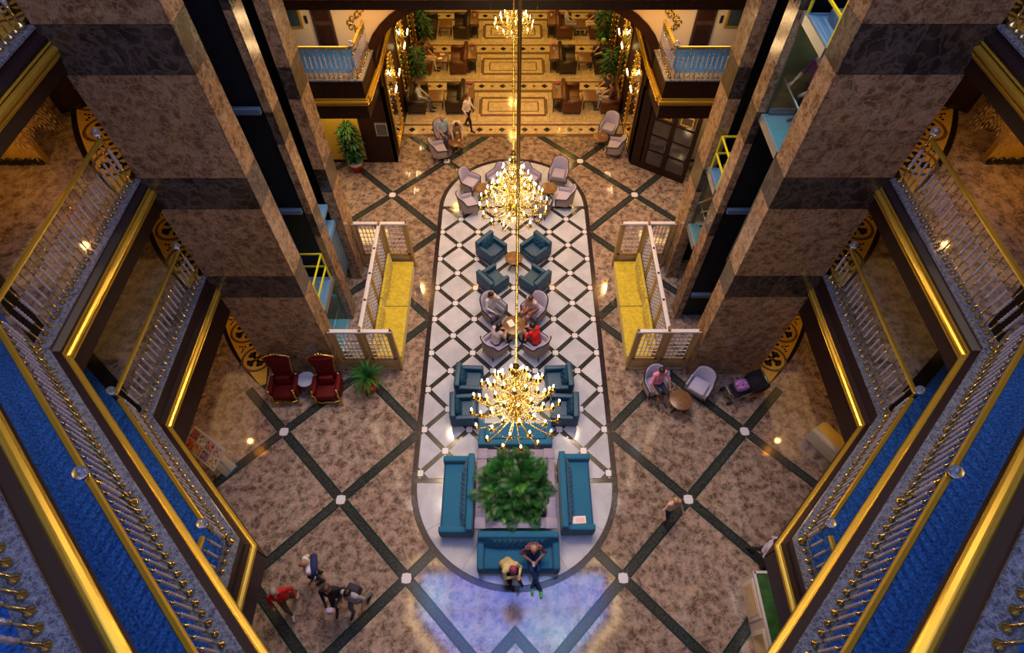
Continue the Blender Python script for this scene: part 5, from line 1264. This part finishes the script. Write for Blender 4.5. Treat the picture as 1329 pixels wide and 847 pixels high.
bb = MB(); bb.box((-4.36, 2.15, 1.08), (.16, .12, .20), bev=.03); tag(bb.build('small_bag', cloth((.45, .38, .6))), 'small lilac bag held by the person in a black coat', 'bag')
person('dark-haired man in a grey shirt with an orange-lined backpack, rightmost at bottom left', (-3.88, 2.45, 0), facing(-.3, -1), 'walk', shirt=(.30, .30, .36), pants=(.10, .12, .17), hair='h_black')
bk = MB(); bk.box((-3.82, 2.60, 1.22), (.30, .18, .40), bev=.06, seg=3, rz=-.3); tag(bk.build('backpack', cloth((.03, .03, .05))), 'dark backpack on the man in grey at bottom left', 'backpack')
# by the lounge entrance
person('bald man in a light blue shirt seated left of the lounge entrance', (-2.98, 20.72, .02), facing(.5, -1), 'sit', shirt=(.35, .48, .60), pants=(.05, .05, .08), bald=True)
person('dark-haired person in cream leaning over the round table by the bald man', (-2.38, 20.55, 0), facing(.1, -1), 'stand', shirt=(.62, .48, .34), pants=(.4, .3, .2), P=dict(pel=(0, .35, .80), chest=(0, .12, 1.05), neck=(0, -.05, 1.12), head=(0, -.18, 1.14), elL=(-.26, -.1, .88), elR=(.26, -.1, .88), wrL=(-.2, -.3, .66), wrR=(.2, -.3, .66), kneeL=(-.11, .28, .45), kneeR=(.11, .28, .45), ankL=(-.12, .42, .09), ankR=(.12, .42, .09)), sleeve='long', head_dir=(0, -1, -1))
person('waiter in a white jacket and black trousers walking out of the lounge', (-1.98, 21.72, 0), facing(.8, -.5), 'walk', shirt=(.78, .70, .62), pants=(.01, .01, .015), hair='h_brown', sleeve='long')
person('person in a pale grey jacket seated on the nearest left outer lounge sofa', (-4.22, 23.10, .02), facing(1, -.1), 'sit', shirt=(.40, .42, .44), pants=(.10, .11, .13), hair='h_brown', sleeve='long')
person('person with light trousers seated on the middle left outer lounge sofa', (-4.22, 26.40, .02), facing(1, -.2), 'sit', shirt=(.05, .03, .02), pants=(.6, .42, .25), hair='h_black')
person('person in a red headscarf and pale top seated on the farthest right inner sofa', (2.78, 29.60, .02), facing(1, 0), 'sit', shirt=(.40, .38, .46), pants=(.3, .3, .4), hair='h_red', sleeve='long')
person('person in a slate top with pale trousers seated on the farthest right outer sofa', (4.25, 29.60, .02), facing(-1, 0), 'sit', shirt=(.08, .09, .09), pants=(.6, .5, .4), hair='h_black')
person('person in black with a bright green headscarf on the middle right outer sofa', (4.30, 26.70, .02), facing(-1, -.2), 'sit', shirt=(.015, .012, .012), pants=(.01, .01, .012), hair='h_green')
person('person in a black top and white trousers on the nearest right outer sofa, farther seat', (4.28, 23.75, .02), facing(-1, -.1), 'sit', shirt=(.012, .01, .012), pants=(.6, .5, .42), hair='h_brown')
person('person in brown and jeans on the nearest right outer sofa, nearer seat', (4.36, 23.10, .02), facing(-1, .1), 'sit', shirt=(.10, .05, .03), pants=(.25, .28, .34), hair='h_black')
person('man in a purple polo shirt holding the rail in the upper right glass lift', (6.28, 10.95, 8.06), facing(-1, -.35), 'stand', shirt=(.16, .02, .12), pants=(.012, .012, .02), skin='skin', P=dict(wrL=(-.20, -.42, .98), wrR=(.22, -.42, .98), elL=(-.27, -.2, 1.1), elR=(.27, -.2, 1.1), chest=(0, -.06, 1.26), neck=(0, -.12, 1.44), head=(0, -.18, 1.58)))
person('person standing at the rail of the far right lift cab', (6.10, 12.85, 2.76), facing(-1, 0), 'stand', shirt=(.25, .2, .2), pants=(.02, .02, .03), hair='h_black', P=dict(wrL=(-.20, -.34, 1.0), wrR=(.22, -.34, 1.0)))
